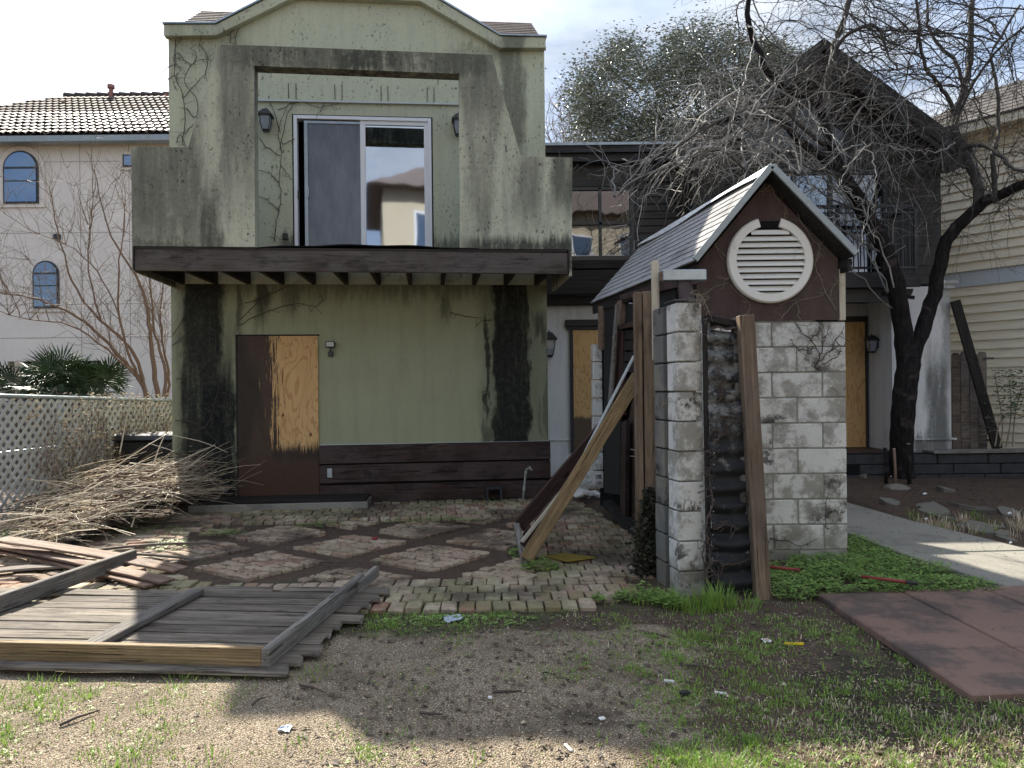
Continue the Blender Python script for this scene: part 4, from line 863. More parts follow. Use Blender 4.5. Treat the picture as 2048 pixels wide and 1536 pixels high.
# ---------------------------------------------------------------- pink house far left
PK = thing('pink_rendered_house', 'pale pink rendered house with clay tile roof and arched windows far left', 'house', (-13, 22, 0))
def pk(mb, name, mat, **k): return wb(mb, name, M[mat], PK, **k)
pk(MB().box(-22, -14.42, 22, 22.3, 0, 8.6).box(-11.76, -6, 22, 22.3, 0, 8.6).box(-14.42, -11.76, 22, 22.3, 2.39, 8.6).box(-22, -6, 31, 31.3, 0, 8.6).box(-6.3, -6, 22.3, 31, 0, 8.6), 'wall', 'pink_wall')
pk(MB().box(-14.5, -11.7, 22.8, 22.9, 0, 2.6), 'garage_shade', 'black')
def arch(cx_, z0, zs, w, n_=14): return [(cx_-w, z0), (cx_+w, z0)]+[(cx_+w*math.cos(PI*i/n_), zs+w*math.sin(PI*i/n_)) for i in range(n_+1)]
for cx_, z0, z1, w in ((-13.935, 6.885, 8.39, .50), (-13.25, 3.895, 5.25, .375)):
    zs = z1-w; f_ = pk(MB().prism(arch(cx_, z0-.1, zs, w+.16), 21.94, 21.999), 'window_surround', 'pink_wall')
    g = W(MB().prism(arch(cx_, z0, zs, w), 21.90, 21.939).build('window', M['dark_paint'], PK))
    q = MB().prism(arch(cx_, z0+.05, zs, w-.05), 21.88, 21.899).build('pane', M['pane_blue'], g)
    MB().box(cx_-w+.05, cx_+w-.05, 21.86, 21.88, zs-.02, zs+.03).box(cx_-w+.05, cx_+w-.05, 21.865, 21.88, z0+.62, z0+.65) .build('glazing_bar', M['dark_paint'], g)
pk(MB().box(-11.12, -10.4, 21.94, 21.999, 7.82, 8.34), 'window_surround', 'pink_wall'); g = pk(MB().box(-11.03, -10.5, 21.91, 21.939, 7.90, 8.25), 'window', 'dark_paint'); MB().box(-10.98, -10.5, 21.895, 21.909, 7.94, 8.21).build('pane', M['pane_blue'], g)
pk(MB().box(-13.02, -12.86, 21.9, 22, 5.86, 6.01), 'wall_vent', 'dark_paint')
for z in (8.08, 6.05, 4.0, 3.05): pk(MB().box(-22, -6, 21.994, 21.9995, z, z+.014), 'render_joint', 'pink_joint' if 'pink_joint' in M else 'vent_pipe')
for x in (-14.85, -12.3, -10.9, -14.05 if False else -16): pk(MB().box(x, x+.014, 21.9935, 21.9992, 2.4, 8.6), 'render_joint', 'pink_joint')
pk(MB().box(-22, -6, 21.45, 21.75, 8.50, 8.66).box(-22, -6, 21.75, 22, 8.60, 8.66), 'gutter', 'roof_trim')
# tiles: exposure .42, half-barrel, hip on the left
tb_ = MB(); nseg = 6
for j in range(nseg):
    q0, q1 = PI*j/nseg, PI*(j+1)/nseg; r0, r1 = .105, .09
    tb_.add([(r0*math.cos(q0), 0, r0*.8*math.sin(q0)), (r0*math.cos(q1), 0, r0*.8*math.sin(q1)), (r1*math.cos(q1), .47, r1*.8*math.sin(q1)-.03), (r1*math.cos(q0), .47, r1*.8*math.sin(q0)-.03),
            (.085*math.cos(q0), 0, .085*.8*math.sin(q0)), (.085*math.cos(q1), 0, .085*.8*math.sin(q1))], [(0,1,2,3), (1,0,4,5)])
tm = tb_.mesh('tile', M['tile']); RSL = math.atan(.6); rows, cols = [], []; far_ = MB(); cnt = 0
pos = []
for r in range(13):
    for c in range(44):
        x = -9.2-.21*c-(.0 if r % 2 == 0 else .0); y = 21.5+r*.42*math.cos(RSL); z = 8.72+r*.42*math.sin(RSL)
        if x < -18.3+(y-21.5)*.75-.6+ (0): continue
        pos.append((x, y, z))
for i, (x, y, z) in enumerate(pos):
    if i < 300:
        o = link('tile', tm, PK); o.location = (x+13, y-22, z+rnd.uniform(-.008, .008)); o.rotation_euler = (RSL, 0, rnd.uniform(-.02, .02))
    else:
        mm = Matrix.Translation((x, y, z)) @ Matrix.Rotation(RSL, 4, 'X'); far_.add([mm @ Vector(v) for v in tb_.v], tb_.f)
n = NT('clay_tile_far', .75, .3); n.col(n.mix(n.island(), (.05, .034, .03), (.12, .08, .065))); M['tile_far'] = n.m
o = wb(far_, 'far_tiles', M['tile_far'], PK); o['kind'] = 'stuff'
pk(MB().add([(-22, 21.5, 8.66), (-6, 21.5, 8.66), (-6, 26.6, 11.7), (-14.9, 26.6, 11.7), (-22, 31.7, 8.66), (-6, 31.7, 8.66)], [(0, 1, 2, 3), (3, 2, 5, 4), (0, 3, 4)]), 'roof_slope', 'tile')
for i in range(60): 
    pass
rt = MB()
for i in range(20): rt.tube([(-15.3+i*.38, 26.5, 11.72), (-14.9+i*.38, 26.5, 11.70)], [.13, .10], 8)
pk(rt, 'ridge_tiles', 'tile')
def vpipe(u, v0, v1, Y, r=.07):
    a, b_ = at(u, v0, Y), at(u, v1, Y); pp = pk(MB().tube([(a.x, Y, b_.z), (a.x, Y, a.z)], r, 8), 'vent_pipe', 'vent_pipe')
    W(MB().tube([(a.x, Y, a.z-.12), (a.x, Y, a.z)], r*1.7, 8).build('cowl', M['vent_pipe'], PK)); W(MB().tube([(a.x, Y, b_.z-.1), (a.x, Y, b_.z+.06)], [r*2.6, r*1.2], 8).build('flashing', M['vent_pipe'], PK))
vpipe(222, 170, 212, 26.4); vpipe(332, 188, 215, 26.4, .05); vpipe(126, 205, 235, 25.3); vpipe(165, 228, 240, 24.7, .06); vpipe(309, 222, 236, 24.8, .06); vpipe(138, 252, 262, 23.4, .04)

# ---------------------------------------------------------------- house across the lane behind the camera (seen in the window glass)
t = thing('beige_townhouse', 'tall sunlit beige townhouse seen mirrored in the upstairs window', 'house', (4.5, -12, 0))
MB().box(-5.3, 4.5, -8, 0, 0, 9.7).build('wall', M['beige_wall'], t)
MB().hexa([(-5.9, -8.6, 9.7), (5.1, -8.6, 9.7), (5.1, .6, 9.7), (-5.9, .6, 9.7)], [(-3, -5, 11.6), (2, -5, 11.6), (2, -3, 11.6), (-3, -3, 11.6)]).build('roof', M['brown_shingle'], t)
for x in (-4.0, -1.6, .8, 3.0):
    for z in (1.2, 4.2, 7.2):
        f_ = MB().box(x-.1, x+1.0, 0, .03, z-.1, z+1.6).build('window', M['white_frame'], t); MB().box(x, x+.9, .031, .05, z, z+1.5).build('pane', M['pane_blue'], f_)

# ---------------------------------------------------------------- brick paving
def brick_mesh(lx, ly, h, seed, mat='brick'):
    r = random.Random(seed); c = .008
    me = MB().box(-lx/2, lx/2, -ly/2, ly/2, -h, 0).mesh('brick', M[mat])
    bm = bmesh.new(); bm.from_mesh(me); bmesh.ops.bevel(bm, geom=[e for e in bm.edges if max(v.co.z for v in e.verts) > -.001], offset=c, segments=1, affect='EDGES')
    for v in bm.verts: v.co += Vector((r.uniform(-1, 1)*.004, r.uniform(-1, 1)*.004, r.uniform(-1, 1)*.003))
    bm.to_mesh(me); bm.free(); return me
BR = {'plong': [brick_mesh(.186, .088, .07, 40+i, 'brick_pink') for i in range(5)], 'phalf': [brick_mesh(.093, .090, .07, 50+i, 'brick_pink') for i in range(4)], 'long': [brick_mesh(.188, .088, .07, i) for i in range(5)], 'deep': [brick_mesh(.101, .186, .07, 10+i) for i in range(5)], 'half': [brick_mesh(.092, .088, .07, 20+i) for i in range(4)]}
def put_brick(parent, kind, x, y, z, rz, dz=.008, bucket=None, tilt=.045):
    me = rnd.choice(BR[kind]); rot = rz+rnd.uniform(-.03, .03)+(PI if rnd.random() < .5 else 0)
    m = Matrix.Translation((x+rnd.uniform(-.003, .003), y+rnd.uniform(-.003, .003), z+rnd.uniform(-dz, dz))) @ Matrix.Rotation(rot, 4, 'Z') @ Matrix.Rotation(rnd.uniform(-tilt, tilt), 4, 'X') @ Matrix.Rotation(rnd.uniform(-tilt, tilt), 4, 'Y')
    if bucket is not None:
        bucket.add([m @ v.co for v in me.vertices], [tuple(p.vertices) for p in me.polygons]); return
    o = link('brick', me, parent); o.matrix_basis = Matrix.Translation(-Vector(parent.location)) @ m
bd = struct(thing('brick_diamond_paving', None, None, (-1.5, 7, 0)))
a1 = R_(-35); va = Vector((math.cos(a1), math.sin(a1))); vb = Vector((-va.y, va.x)); C0 = Vector((-.695, 6.46))
sl_bed = lambda x: 8.42+.14*(x+.1)
def in_bed(x, y): return y > 5.72 and y < sl_bed(x)-.02 and x > -3.25-.22*(7.7-y) and x < .16+.11*(y-5.7)
nb = 0
for i in range(-5, 4):
    for j in range(-3, 5):
        C = C0+va*(i*.97)+vb*(j*.97); tz = rnd.uniform(-.006, .01); hz = .006
        if not (-3.9 < C.x < .7 and 5.2 < C.y < 9): continue
        flip = 0
        for r in range(7):
            vv = -.327+r*.109; off = 0 if r % 2 else .1
            u = -.37
            seq = [('long', .2)]*3+[('half', .1)] if r % 2 else [('half', .1)]+[('long', .2)]*3
            for kd, w in seq:
                uu = u+w/2+.02; u += w
                lx, ly = (uu, vv)
                P = C+va*lx+vb*ly
                if in_bed(P.x, P.y) and nb < 300 and rnd.random() > .015:
                    put_brick(bd, 'p'+kd, P.x, P.y, hz+tz, a1); nb += 1
NBD = nb
fb = struct(thing('brick_border_paving', None, None, (-1, 5.2, 0))); fj = MB(); cnt = 0
jobs = []
for r in range(4):
    y = 5.565-r*.2
    x = -4.6+(.055 if r % 2 else 0)
    while x < .86-(.0 if r < 2 else .1*r):
        jobs.append((x, y-.012*(x+1)*0, .012)); x += .1115
jobs.sort(key=lambda q: (-q[0]))
for x, y, z in jobs:
    if x > -1.35 or (x < -2.2 and y > 4.9): put_brick(fb, 'deep', x, y, z, 0)
    else: put_brick(fb, 'deep', x, y, z-.02, 0, bucket=fj)
o = wb(fj, 'covered_bricks', M['brick_joined'], fb); o['kind'] = 'stuff'
# walk to the back, beside the shed
wk = struct(thing('brick_walk', None, None, (.8, 7.5, 0))); k = 0; fj = MB()
for r in range(26):
    for c in range(9):
        y = 5.78+r*.2; x = .22+c*.112+(y-5.7)*-.0+(.05 if r % 2 else 0)+.04*(y-5.7)*.5
        if x > 1.44-.19*(y-5.7)+.06: continue
        put_brick(wk, 'deep', x, y, .008, .0); k += 1
for r in range(10):
    for c in range(26):
        x = .7+c*.2+(r % 2)*.1-3; y = 10.9+r*.11
        if -.2 < x < 3.5: put_brick(wk, 'long', x, y, .0, 0, bucket=fj)
o = wb(fj, 'far_bricks', M['brick_joined'], wk); o['kind'] = 'stuff'
# back band along the house
bb = struct(thing('brick_apron_paving', None, None, (-1.8, 8.9, 0))); c_, s_ = math.cos(HA), math.sin(HA); k = 0
for r in range(6):
    for c in range(46):
        lx = .25+c*.1115+(.05 if r % 2 else 0); ly = -.05-.19-r*.2; z = .03 if r != 5 else .018
        if lx < 2.45 and ly > -.62: continue
        if lx > 4.95: continue
        X = HX+lx*c_-ly*s_; Y = HY+lx*s_+ly*c_
        if r >= 4 and lx < .6: continue
        put_brick(bb, 'deep', X, Y, z, HA); k += 1
# left border, sunlit, rows of long bricks running to the left of the diamonds
lb = struct(thing('brick_side_paving', None, None, (-3.7, 6.8, 0))); k = 0; fj = MB()
for r in range(34):
    for c in range(9):
        y = 5.68+r*.0995; x = -3.32-.22*(7.7-y)*1.0-c*.2-(r % 2)*.1
        if y > 8.6+.1*x*0 or x < -6: continue
        if k < 300 and x > -5.0: put_brick(lb, 'long', x, y, .014, R_(4)); k += 1
        else: put_brick(lb, 'long', x, y, .0, R_(4), bucket=fj)
o = wb(fj, 'covered_bricks', M['brick_joined'], lb); o['kind'] = 'stuff'

# concrete path and red mats
path = struct(thing('concrete_path', None, None, (3.6, 7, 0)))
def slabp(name, poly, z0, z1, mat, parent):
    b = MB(); n = len(poly); b.add([(x, y, z0) for x, y in poly]+[(x, y, z1) for x, y in poly], [tuple(range(n-1, -1, -1)), tuple(range(n, 2*n))]+[(i, (i+1)%n, (i+1)%n+n, i+n) for i in range(n)])
    return wb(b, name, M[mat], parent, bevel=.008)
slabp('path_slab', [(3.16, 6.25), (3.33, 5.22), (4.6, 5.22), (4.27, 6.31)], -.08, .03, 'concrete', path)
slabp('path_slab', [(3.10, 7.40), (3.155, 6.262), (4.262, 6.325), (4.05, 7.72)], -.08, .034, 'concrete', path)
slabp('path_slab', [(2.95, 8.9), (3.095, 7.412), (4.045, 7.732), (3.95, 9.0), (4.1, 10.9), (3.2, 10.9)], -.08, .03, 'concrete', path)
mats_ = struct(thing('red_rubber_paving', None, None, (2.8, 4.3, 0)))
ma_ = R_(4)
for r in range(3):
    for c in range(5):
        w_ = .575; x0, y0 = 2.05+c*w_, 4.50-r*w_
        P = lambda a, b_: (x0+a-.05, y0+b_+(x0+a-2.03)*.08+.02)
        g = .004
        quad = [P(g, g), P(w_-g, g), P(w_-g, w_-g), P(g, w_-g)]
        o = slabp('rubber_mat', quad, -.02, .028+rnd.uniform(-.003, .004), 'mat', mats_)

# ---------------------------------------------------------------- fallen fence panel
PA = R_(-5.5); PN = thing('fallen_fence_panel', 'fallen grey picket fence panel lying on the ground with rails on top', 'fence panel', (-1.22, 3.80, 0), PA)
yb_ = -.06; i = 0
for i in range(11):
    yy = -.055+i*.148; xr = rnd.uniform(.10, .19)+.012*i; xl = -2.75
    z = .032+.004*i*0
    segs = [(xl, xr)]
    if i == 9: segs = [(-2.55, -1.10), (-1.09, xr)]
    if i == 8: segs = [(-1.95, xr)]
    if i == 10: segs = [(-1.12, -.56), (-.5, xr-.05)]
    if i == 0: segs = [(xl, -1.55), (-1.40, xr)]
    for a, b_ in segs:
        o = beam('picket', (a, yy, z+rnd.uniform(-.006, .006)), (b_, yy+rnd.uniform(-.01, .01), z+rnd.uniform(-.006, .006)), .134, .018, M['grey_board'], PN, bevel=.002, seg=14, warp=.003)
        # dog-ear on the right end
        me = o.data; L_ = max(v.co.x for v in me.vertices)
        for v in me.vertices:
            if v.co.x > L_-1e-4: v.co.x += rnd.uniform(-.035, .01)-(0.03 if v.co.y > 0 else 0)
o = beam('rail', (-3.0, -.015, .082), (-.02, -.015, .084), .042, .10, M['tan_wood'], PN, bevel=.004, seg=14, warp=.003); o['label'] = 'yellowish front rail standing on edge'
beam('end_rail', (.0, -.035, .085), (.02, 1.52, .085), .045, .095, M['grey_wood'], PN, bevel=.005, seg=10, warp=.003)
beam('end_rail', (.035, 1.36, .075), (.05, 1.80, .085), .04, .08, M['grey_wood'], PN, bevel=.005)
beam('middle_rail', (-1.02, .10, .066), (-1.02, 1.24, .068), .10, .042, M['grey_wood'], PN, bevel=.006, seg=8, warp=.003)
beam('left_rail', (-2.08, .2, .095), (-2.0, 2.12, .105), .045, .11, M['grey_wood'], PN, bevel=.006, seg=8, warp=.003)
b = MB()
for k, (x, y) in enumerate(((0, 0), (0, .012), (0, .024), (.014, 0), (.014, .024), (.028, .006), (.028, .018), (.042, 0), (.042, .012), (.042, .024))):
    b.box(-1.86+x*.8+y*.3, -1.86+x*.8+y*.3+.009, .0325, .0335, .075+y*1.5, .075+y*1.5+.006)
b.build('lumber_stamp', M['charred'], PN)
# loose sunlit boards
LBs = [('long warped brown board, uppermost of the sunlit pile at the left edge', (0, 1078), (362, 1140), .17, .20, .04), ('brown board in the middle of the sunlit pile at the left edge', (-60, 1080), (335, 1163), .13, .12, .05), ('pale edged brown board nearest the fallen fence panel', (-40, 1092), (305, 1171), .12, .06, .03),
       ('thin dark batten pointing right across the pile to the weeds', (165, 1103), (412, 1085), .035, .05, .05), ('thin dark batten lower right of the sunlit pile', (200, 1107), (396, 1119), .03, .04, .03), ('grey board under the sunlit pile beside the left weeds', (-80, 1150), (160, 1131), .14, .03, .03)]
for k, (lab, a, b_, w, za, zb) in enumerate(LBs):
    A, B_ = gnd(*a, za), gnd(*b_, zb)
    t = thing('loose_board', lab, 'board', ((A.x+B_.x)/2, (A.y+B_.y)/2, .02), 0, 'loose boards at the left edge'); o = wbeam('plank', A, B_, w, .02, M['brown_board'] if k < 3 else M['fence_wood'], t, seg=16, warp=.015)
t = thing('dirty_stack_of_lath', 'flat stack of thin old boards against the green house left of the door', 'board stack', (-3.75, 9.15, 0))
for i in range(9): beam('lath', (-.35+rnd.uniform(-.06, .06), rnd.uniform(-.05, .05), .04+i*.03), (.30+rnd.uniform(-.08, .08), rnd.uniform(-.08, .08), .04+i*.03), .14, .014, M['brown_board'] if i == 8 else M['fence_wood'], t, bevel=0)

# ---------------------------------------------------------------- chain link style fence
FX = lambda y: -5.46+(y-8.2)*.03; FZ = lambda y: 1.39-.025*(y-8.2)
FE = thing('woven_wire_fence', 'pale diamond mesh fence with steel top rail running back at the left edge', 'fence', (-5.4, 9, 0))
wb(MB().tube([(FX(y), y, FZ(y)) for y in np.arange(6.8, 13.3, .5)], .024, 8), 'top_rail', M['steel'], FE, smooth=True)
wb(MB().tube([(FX(y)-.03, y, .78) for y in np.arange(6.8, 9.4, .5)], .012, 6), 'mid_rail', M['steel'], FE)
for y in (7.0, 9.3, 11.6, 13.1): wb(MB().tube([(FX(y)-.03, y, 0), (FX(y)-.03, y, FZ(y)-.01)], .03, 8), 'post', M['steel'], FE)
n = NT('pale_fence_strip', .5, .4); n.b.inputs['Metallic'].default_value = .3; n.col(n.mix(n.noise(n.obj, 20, 4), (.40, .41, .42), (.68, .69, .70))); M['strip'] = n.m
pt = .137; y = 6.4
while y < 13.6:
    for sg in (1, -1):
        ya, yb2 = (y, y+1.30) if sg == 1 else (y, y-1.30)
        za, zb = .05, 1.35
        # clip
        def cl(ya, za, yb2, zb):
            lo, hi = 0., 1.
            for lim, s2 in ((6.8, 1), (13.1, -1)):
                d0 = (ya-lim)*s2; d1 = (yb2-lim)*s2
                if d0 < 0 and d1 < 0: return None
                if d0 < 0: lo = max(lo, d0/(d0-d1))
                elif d1 < 0: hi = min(hi, d0/(d0-d1))
            return lo, hi
        q = cl(ya, za, yb2, zb)
        if q and q[1]-q[0] > .02:
            p0 = Vector((0, ya, za)).lerp(Vector((0, yb2, zb)), q[0]); p1 = Vector((0, ya, za)).lerp(Vector((0, yb2, zb)), q[1])
            x = .006*sg
            wbeam('mesh_strip', (FX(p0.y)+x, p0.y, p0.z), (FX(p1.y)+x, p1.y, p1.z*1-.0), .042, .006, M['strip'], FE, up=(1, 0, 0), bevel=0)
    y += pt
t = thing('trash_bin', 'black lidded rubbish bin behind the brush pile beside the green house', 'bin', (-5.0, 10.7, 0))
b = MB().hexa([(-.42, -.26, 0), (.36, -.26, 0), (.36, .26, 0), (-.42, .26, 0)], [(-.46, -.3, .76), (.40, -.3, .76), (.40, .3, .76), (-.46, .3, .76)]); b.build('body', M['bin'], t, bevel=.02)
MB().hexa([(-.5, -.34, .765), (.44, -.34, .765), (.44, .34, .765), (-.5, .34, .765)], [(-.46, -.28, .85), (.40, -.28, .85), (.40, .3, .86), (-.46, .3, .86)]).build('lid', M['bin'], t, bevel=.02)
t = thing('old_board_fence', 'shaded old board fence beyond the wire fence and palms', 'fence', (-8, 16, 0))
for i in range(48): MB().box(-6+i*.145, -6+i*.145+.138, 0, .02, 0, 1.30+rnd.uniform(-.02, .02)).build('fence_board', M['fence_wood'], t)

# ---------------------------------------------------------------- brush pile
t = thing('tilted_sheet', 'dark warped sheet holding up the brush pile above the bricks', 'sheet', (-4.2, 8.2, .1))
c4 = [gnd(110, 1098, .03), gnd(335, 1060, .42), Vector((-3.95, 9.3, .42)), Vector((-5.3, 8.4, .1))]
q0 = gnd(100, 1102, .02); q1 = Vector((-3.55, 7.95, .27)); q2 = Vector((-3.95, 9.25, .50)); q3 = Vector((-5.35, 8.6, .12))
wb(MB().hexa([q0, q1, q2, q3], [p+Vector((0, 0, .02)) for p in (q0, q1, q2, q3)]), 'board', M['charred'], t)
BP = thing('brush_pile', 'large heap of cut dry stalks and twigs piled by the wire fence', 'brush pile', (-4.4, 8.3, 0))
bt = MB(); r = random.Random(11)
def pile_z(x, y):
    u = (x+5.4)/1.9; return .03+.42*sst(0, .75, u)*sst(1.5, .9, u)+.10*sst(7.2, 8.6, y)
def stalk(mbb, p, d, L_, r0, sag=.06, n=3, k=5):
    pts = []; 
    wob = Vector((r.uniform(-1, 1), r.uniform(-1, 1), r.uniform(-.5, .5)))*L_*.05
    for i in range(k):
        q = i/(k-1); pts.append(p+d*(L_*(q-.5))+wob*math.sin(q*PI)*1.0+Vector((0, 0, -sag*(2*q-1)**2*L_)))
    mbb.tube(pts, [r0*(1-.6*i/(k-1)) for i in range(k)], n, cap=False)
for i in range(1250):
    u, v = r.random(), r.random()
    u = -.12+1.2*u; v = .02+1.05*v; p = q0.lerp(q1, u).lerp(q3.lerp(q2, u), v); x, y = p.x+r.gauss(0, .07), p.y+r.gauss(0, .07)
    z = p.z+.03+abs(r.gauss(0, .09))*(1.2-abs(v-.4)); th = R_(26)+r.gauss(0, .75)
    d = Vector((math.cos(th), math.sin(th), .10+r.gauss(0, .26))).normalized()
    stalk(bt, Vector((x, y, max(z, .02))), d, r.choice((.2, .3, .45, .7, 1.0))*r.uniform(.7, 1.2), r.choice((.002, .003, .004, .006, .0085)))
for i in range(150):     # looser whips sticking out to the right and up
    x = r.uniform(-4.9, -3.3); y = r.uniform(8.2, 9.1); th = R_(r.uniform(-35, 60)); d = Vector((math.cos(th), math.sin(th)*.5, r.uniform(-.1, .9))).normalized()
    stalk(bt, Vector((x, y, r.uniform(.2, .6))), d, r.uniform(.5, 1.3), r.uniform(.003, .006))
for k in range(len(bt.f)): bt.mi[k] = (k//72) % 4 == 0
o = wb(bt, 'stalks', [M['straw'], M['vine']], BP); o['kind'] = 'stuff'
bt = MB()
for i in range(2600):
    u, v = r.uniform(-.05, 1.05), r.uniform(0, 1.05); p = q0.lerp(q1, u).lerp(q3.lerp(q2, u), v); x, y = p.x, p.y; z = p.z+.025+abs(r.gauss(0, .07)); s = r.uniform(.015, .05)
    m = Matrix.Translation((x, y, max(z, .02))) @ Matrix.Rotation(r.uniform(0, 6.3), 4, 'Z') @ Matrix.Rotation(r.uniform(-1.2, 1.2), 4, 'X')
    bt.add([m @ Vector(p) for p in ((-s, 0, 0), (0, -s*.25, .01), (s, 0, 0), (0, s*.25, .004))], [(0, 1, 2, 3)])
o = wb(bt, 'dry_leaves', M['straw'], BP); o['kind'] = 'stuff'
for k, (a, b_, ra_) in enumerate((((95, 1062, 7.4), (430, 890, 8.9), .010), ((30, 1070, 7.4), (300, 915, 8.7), .009), ((140, 1000, 8.0), (345, 862, 8.9), .008), ((240, 905, 8.8), (262, 800, 9.2), .008), ((55, 960, 8.3), (335, 985, 8.4), .006), ((300, 950, 8.6), (330, 870, 9.0), .008), ((180, 1010, 8.0), (222, 1100, 7.1), .006), ((345, 870, 9.2), (455, 905, 8.8), .005))):
    A, B_ = at(*a), at(*b_); mid = (A+B_)/2+Vector((0, 0, .03)); wb(MB().tube([A, A.lerp(mid, .5), mid, mid.lerp(B_, .5)+Vector((0, 0, .01)), B_], [ra_, ra_, ra_*.9, ra_*.8, ra_*.5], 6), 'long_stalk', M['straw'], BP)
t = tag(MB().tube([at(150, 1088, 7.5), at(200, 1068, 7.6), at(240, 1040, 7.8), at(255, 1020, 8.0), at(262, 1010, 8.1)], .008, 6).build('electric_cord', M['cord'], None), 'thin orange cord curving out from under the brush pile', 'cord')
b = MB()
for i in range(34):
    u, v = r.uniform(0, 1), r.uniform(0, 1); p = q0.lerp(q1, u).lerp(q3.lerp(q2, u), v); th = R_(r.uniform(-30, 80)); d = Vector((math.cos(th), math.sin(th), r.uniform(-.1, .25))).normalized(); stalk(b, p+Vector((0, 0, r.uniform(.06, .2))), d, r.uniform(.5, 1.1), r.uniform(.009, .016), .02, 6)
o = wb(b, 'thick_sticks', M['redbark'], BP); o['kind'] = 'stuff'; b = MB()
for i in range(2600):
    u, v = r.uniform(-.05, 1.05), r.uniform(0, 1.05); p = q0.lerp(q1, u).lerp(q3.lerp(q2, u), v); s_q = r.uniform(.015, .045); m = Matrix.Translation(p+Vector((0, 0, .02+abs(r.gauss(0, .06))))) @ Matrix.Rotation(r.uniform(0, 6.3), 4, 'Z') @ Matrix.Rotation(r.uniform(-1.2, 1.2), 4, 'X')
    b.add([m @ Vector(q) for q in ((-s_q, 0, 0), (0, -s_q*.5, .01), (s_q, 0, 0), (0, s_q*.5, .004))], [(0, 1, 2, 3)])
o = wb(b, 'brown_leaves', M['litter'], BP); o['kind'] = 'stuff'
# dry vines smothering the fence
FV = thing('dry_fence_vines', 'tangle of dry leafless vines and dead leaves grown through the wire fence', 'vine', (-5.4, 10, 0)); bt = MB(); bl = MB()
for i in range(420):
    y = 8.6+4.2*r.random()**.9; x = FX(y)+r.uniform(-.12, .12); z = r.uniform(0, .5); h = r.uniform(.3, 1.1); pts = []
    for q in range(6): pts.append((x+r.gauss(0, .04), y+r.gauss(0, .09)+q*.03, min(1.5, z+h*q/5)))
    bt.tube(pts, [.0045]*5+[.002], 3, cap=False)
for i in range(5200):
    y = 8.5+4.4*r.random(); z = r.random()*1.42; 
    if nz(y*2, z*2, 1, 3) < -.15+.5*(9.3-y): continue
    x = FX(y)+r.uniform(-.1, .14); s = r.uniform(.012, .032); m = Matrix.Translation((x, y, z)) @ Matrix.Rotation(r.uniform(0, 6.3), 4, 'Z') @ Matrix.Rotation(r.uniform(-1.5, 1.5), 4, 'X')
    bl.add([m @ Vector(p) for p in ((-s, 0, 0), (0, -s*.5, .004), (s, 0, 0), (0, s*.5, .004))], [(0, 1, 2, 3)])
o = wb(bt, 'stems', M['whip'], FV); o['kind'] = 'stuff'; o = wb(bl, 'dead_leaves', M['straw'], FV); o['kind'] = 'stuff'

# ---------------------------------------------------------------- palms
def palm(name, label, loc, nfan, R0, seed):
    t = thing(name, label, 'palm', loc, 0, 'fan palms behind the wire fence'); r = random.Random(seed)
    MB().tube([(0, 0, -1.0), (0, 0, .1)], [.12, .10], 8).build('trunk', M['fence_wood'], t)
    for f in range(nfan):
        az = r.uniform(0, 2*PI); el = r.uniform(.0, 1.35); L_ = R0*r.uniform(.5, .8)
        d = Vector((math.cos(az)*math.cos(el), math.sin(az)*math.cos(el), math.sin(el))); c0 = d*L_; b = MB(); b.tube([(0, 0, 0), c0*.5+Vector((0, 0, .03)), c0], [.012, .01, .008], 4)
        sd_ = d.cross(Vector((0, 0, 1))).normalized() if abs(d.z) < .99 else Vector((1, 0, 0)); nrm = sd_.cross(d)
        nb_ = 24
        for k in range(nb_):
            q = -2.1+4.2*k/(nb_-1); e_ = (d*math.cos(q)+sd_*math.sin(q)).normalized(); Lb = R0*r.uniform(.55, .72)*(1-.12*abs(q)/2.1); w = e_.cross(nrm).normalized()*.021*R0
            tip = c0+e_*Lb+Vector((0, 0, -.16*Lb*r.uniform(.4, 1.6))); md = c0+e_*Lb*.55+Vector((0, 0, -.02))
            b.add([c0, md+w, md-w, tip, md+nrm*.01], [(0, 1, 4), (0, 4, 2), (1, 3, 4), (4, 3, 2)])
        b.build('frond', M['palm'], t)
palm('fan_palm', 'dark green fan palm furthest left behind the wire fence', (-8.9, 13.8, 1.3), 16, .75, 1); palm('fan_palm', 'tallest fan palm in the middle of the three behind the fence', (-8.1, 13.9, 1.35), 20, .85, 2); palm('fan_palm', 'fan palm on the right of the three, nearest the bare crape myrtle', (-7.35, 13.7, 1.25), 15, .75, 3)

# ---------------------------------------------------------------- bare trees
def smooth_pts(ps, k=4):
    out = []; n = len(ps)
    for i in range(n-1):
        p0, p1, p2, p3 = ps[max(i-1, 0)], ps[i], ps[i+1], ps[min(i+2, n-1)]
        for j in range(k):
            t = j/k; out.append(.5*((2*p1)+(p2-p0)*t+(2*p0-5*p1+4*p2-p3)*t*t+(3*p1-p0-3*p2+p3)*t**3))
    out.append(ps[-1]); return out
def limb(mbb, px, r0, r1, n=8, wob=.007, seed=0):
    ps = smooth_pts([at(*p) for p in px]); k = len(ps); rr = random.Random(seed)
    ps = [p+Vector((rr.gauss(0, wob), rr.gauss(0, wob), rr.gauss(0, wob*.6))) if 0 < i < k-1 else p for i, p in enumerate(ps)]
    mbb.tube(ps, [(r0+(r1-r0)*i/(k-1))*(1+rr.uniform(-.025, .025)) for i in range(k)], n); return ps
TR = thing('bare_tree', 'large leafless tree with black forked trunk and dense drooping grey twigs', 'tree', (5.72, 10.7, 0))
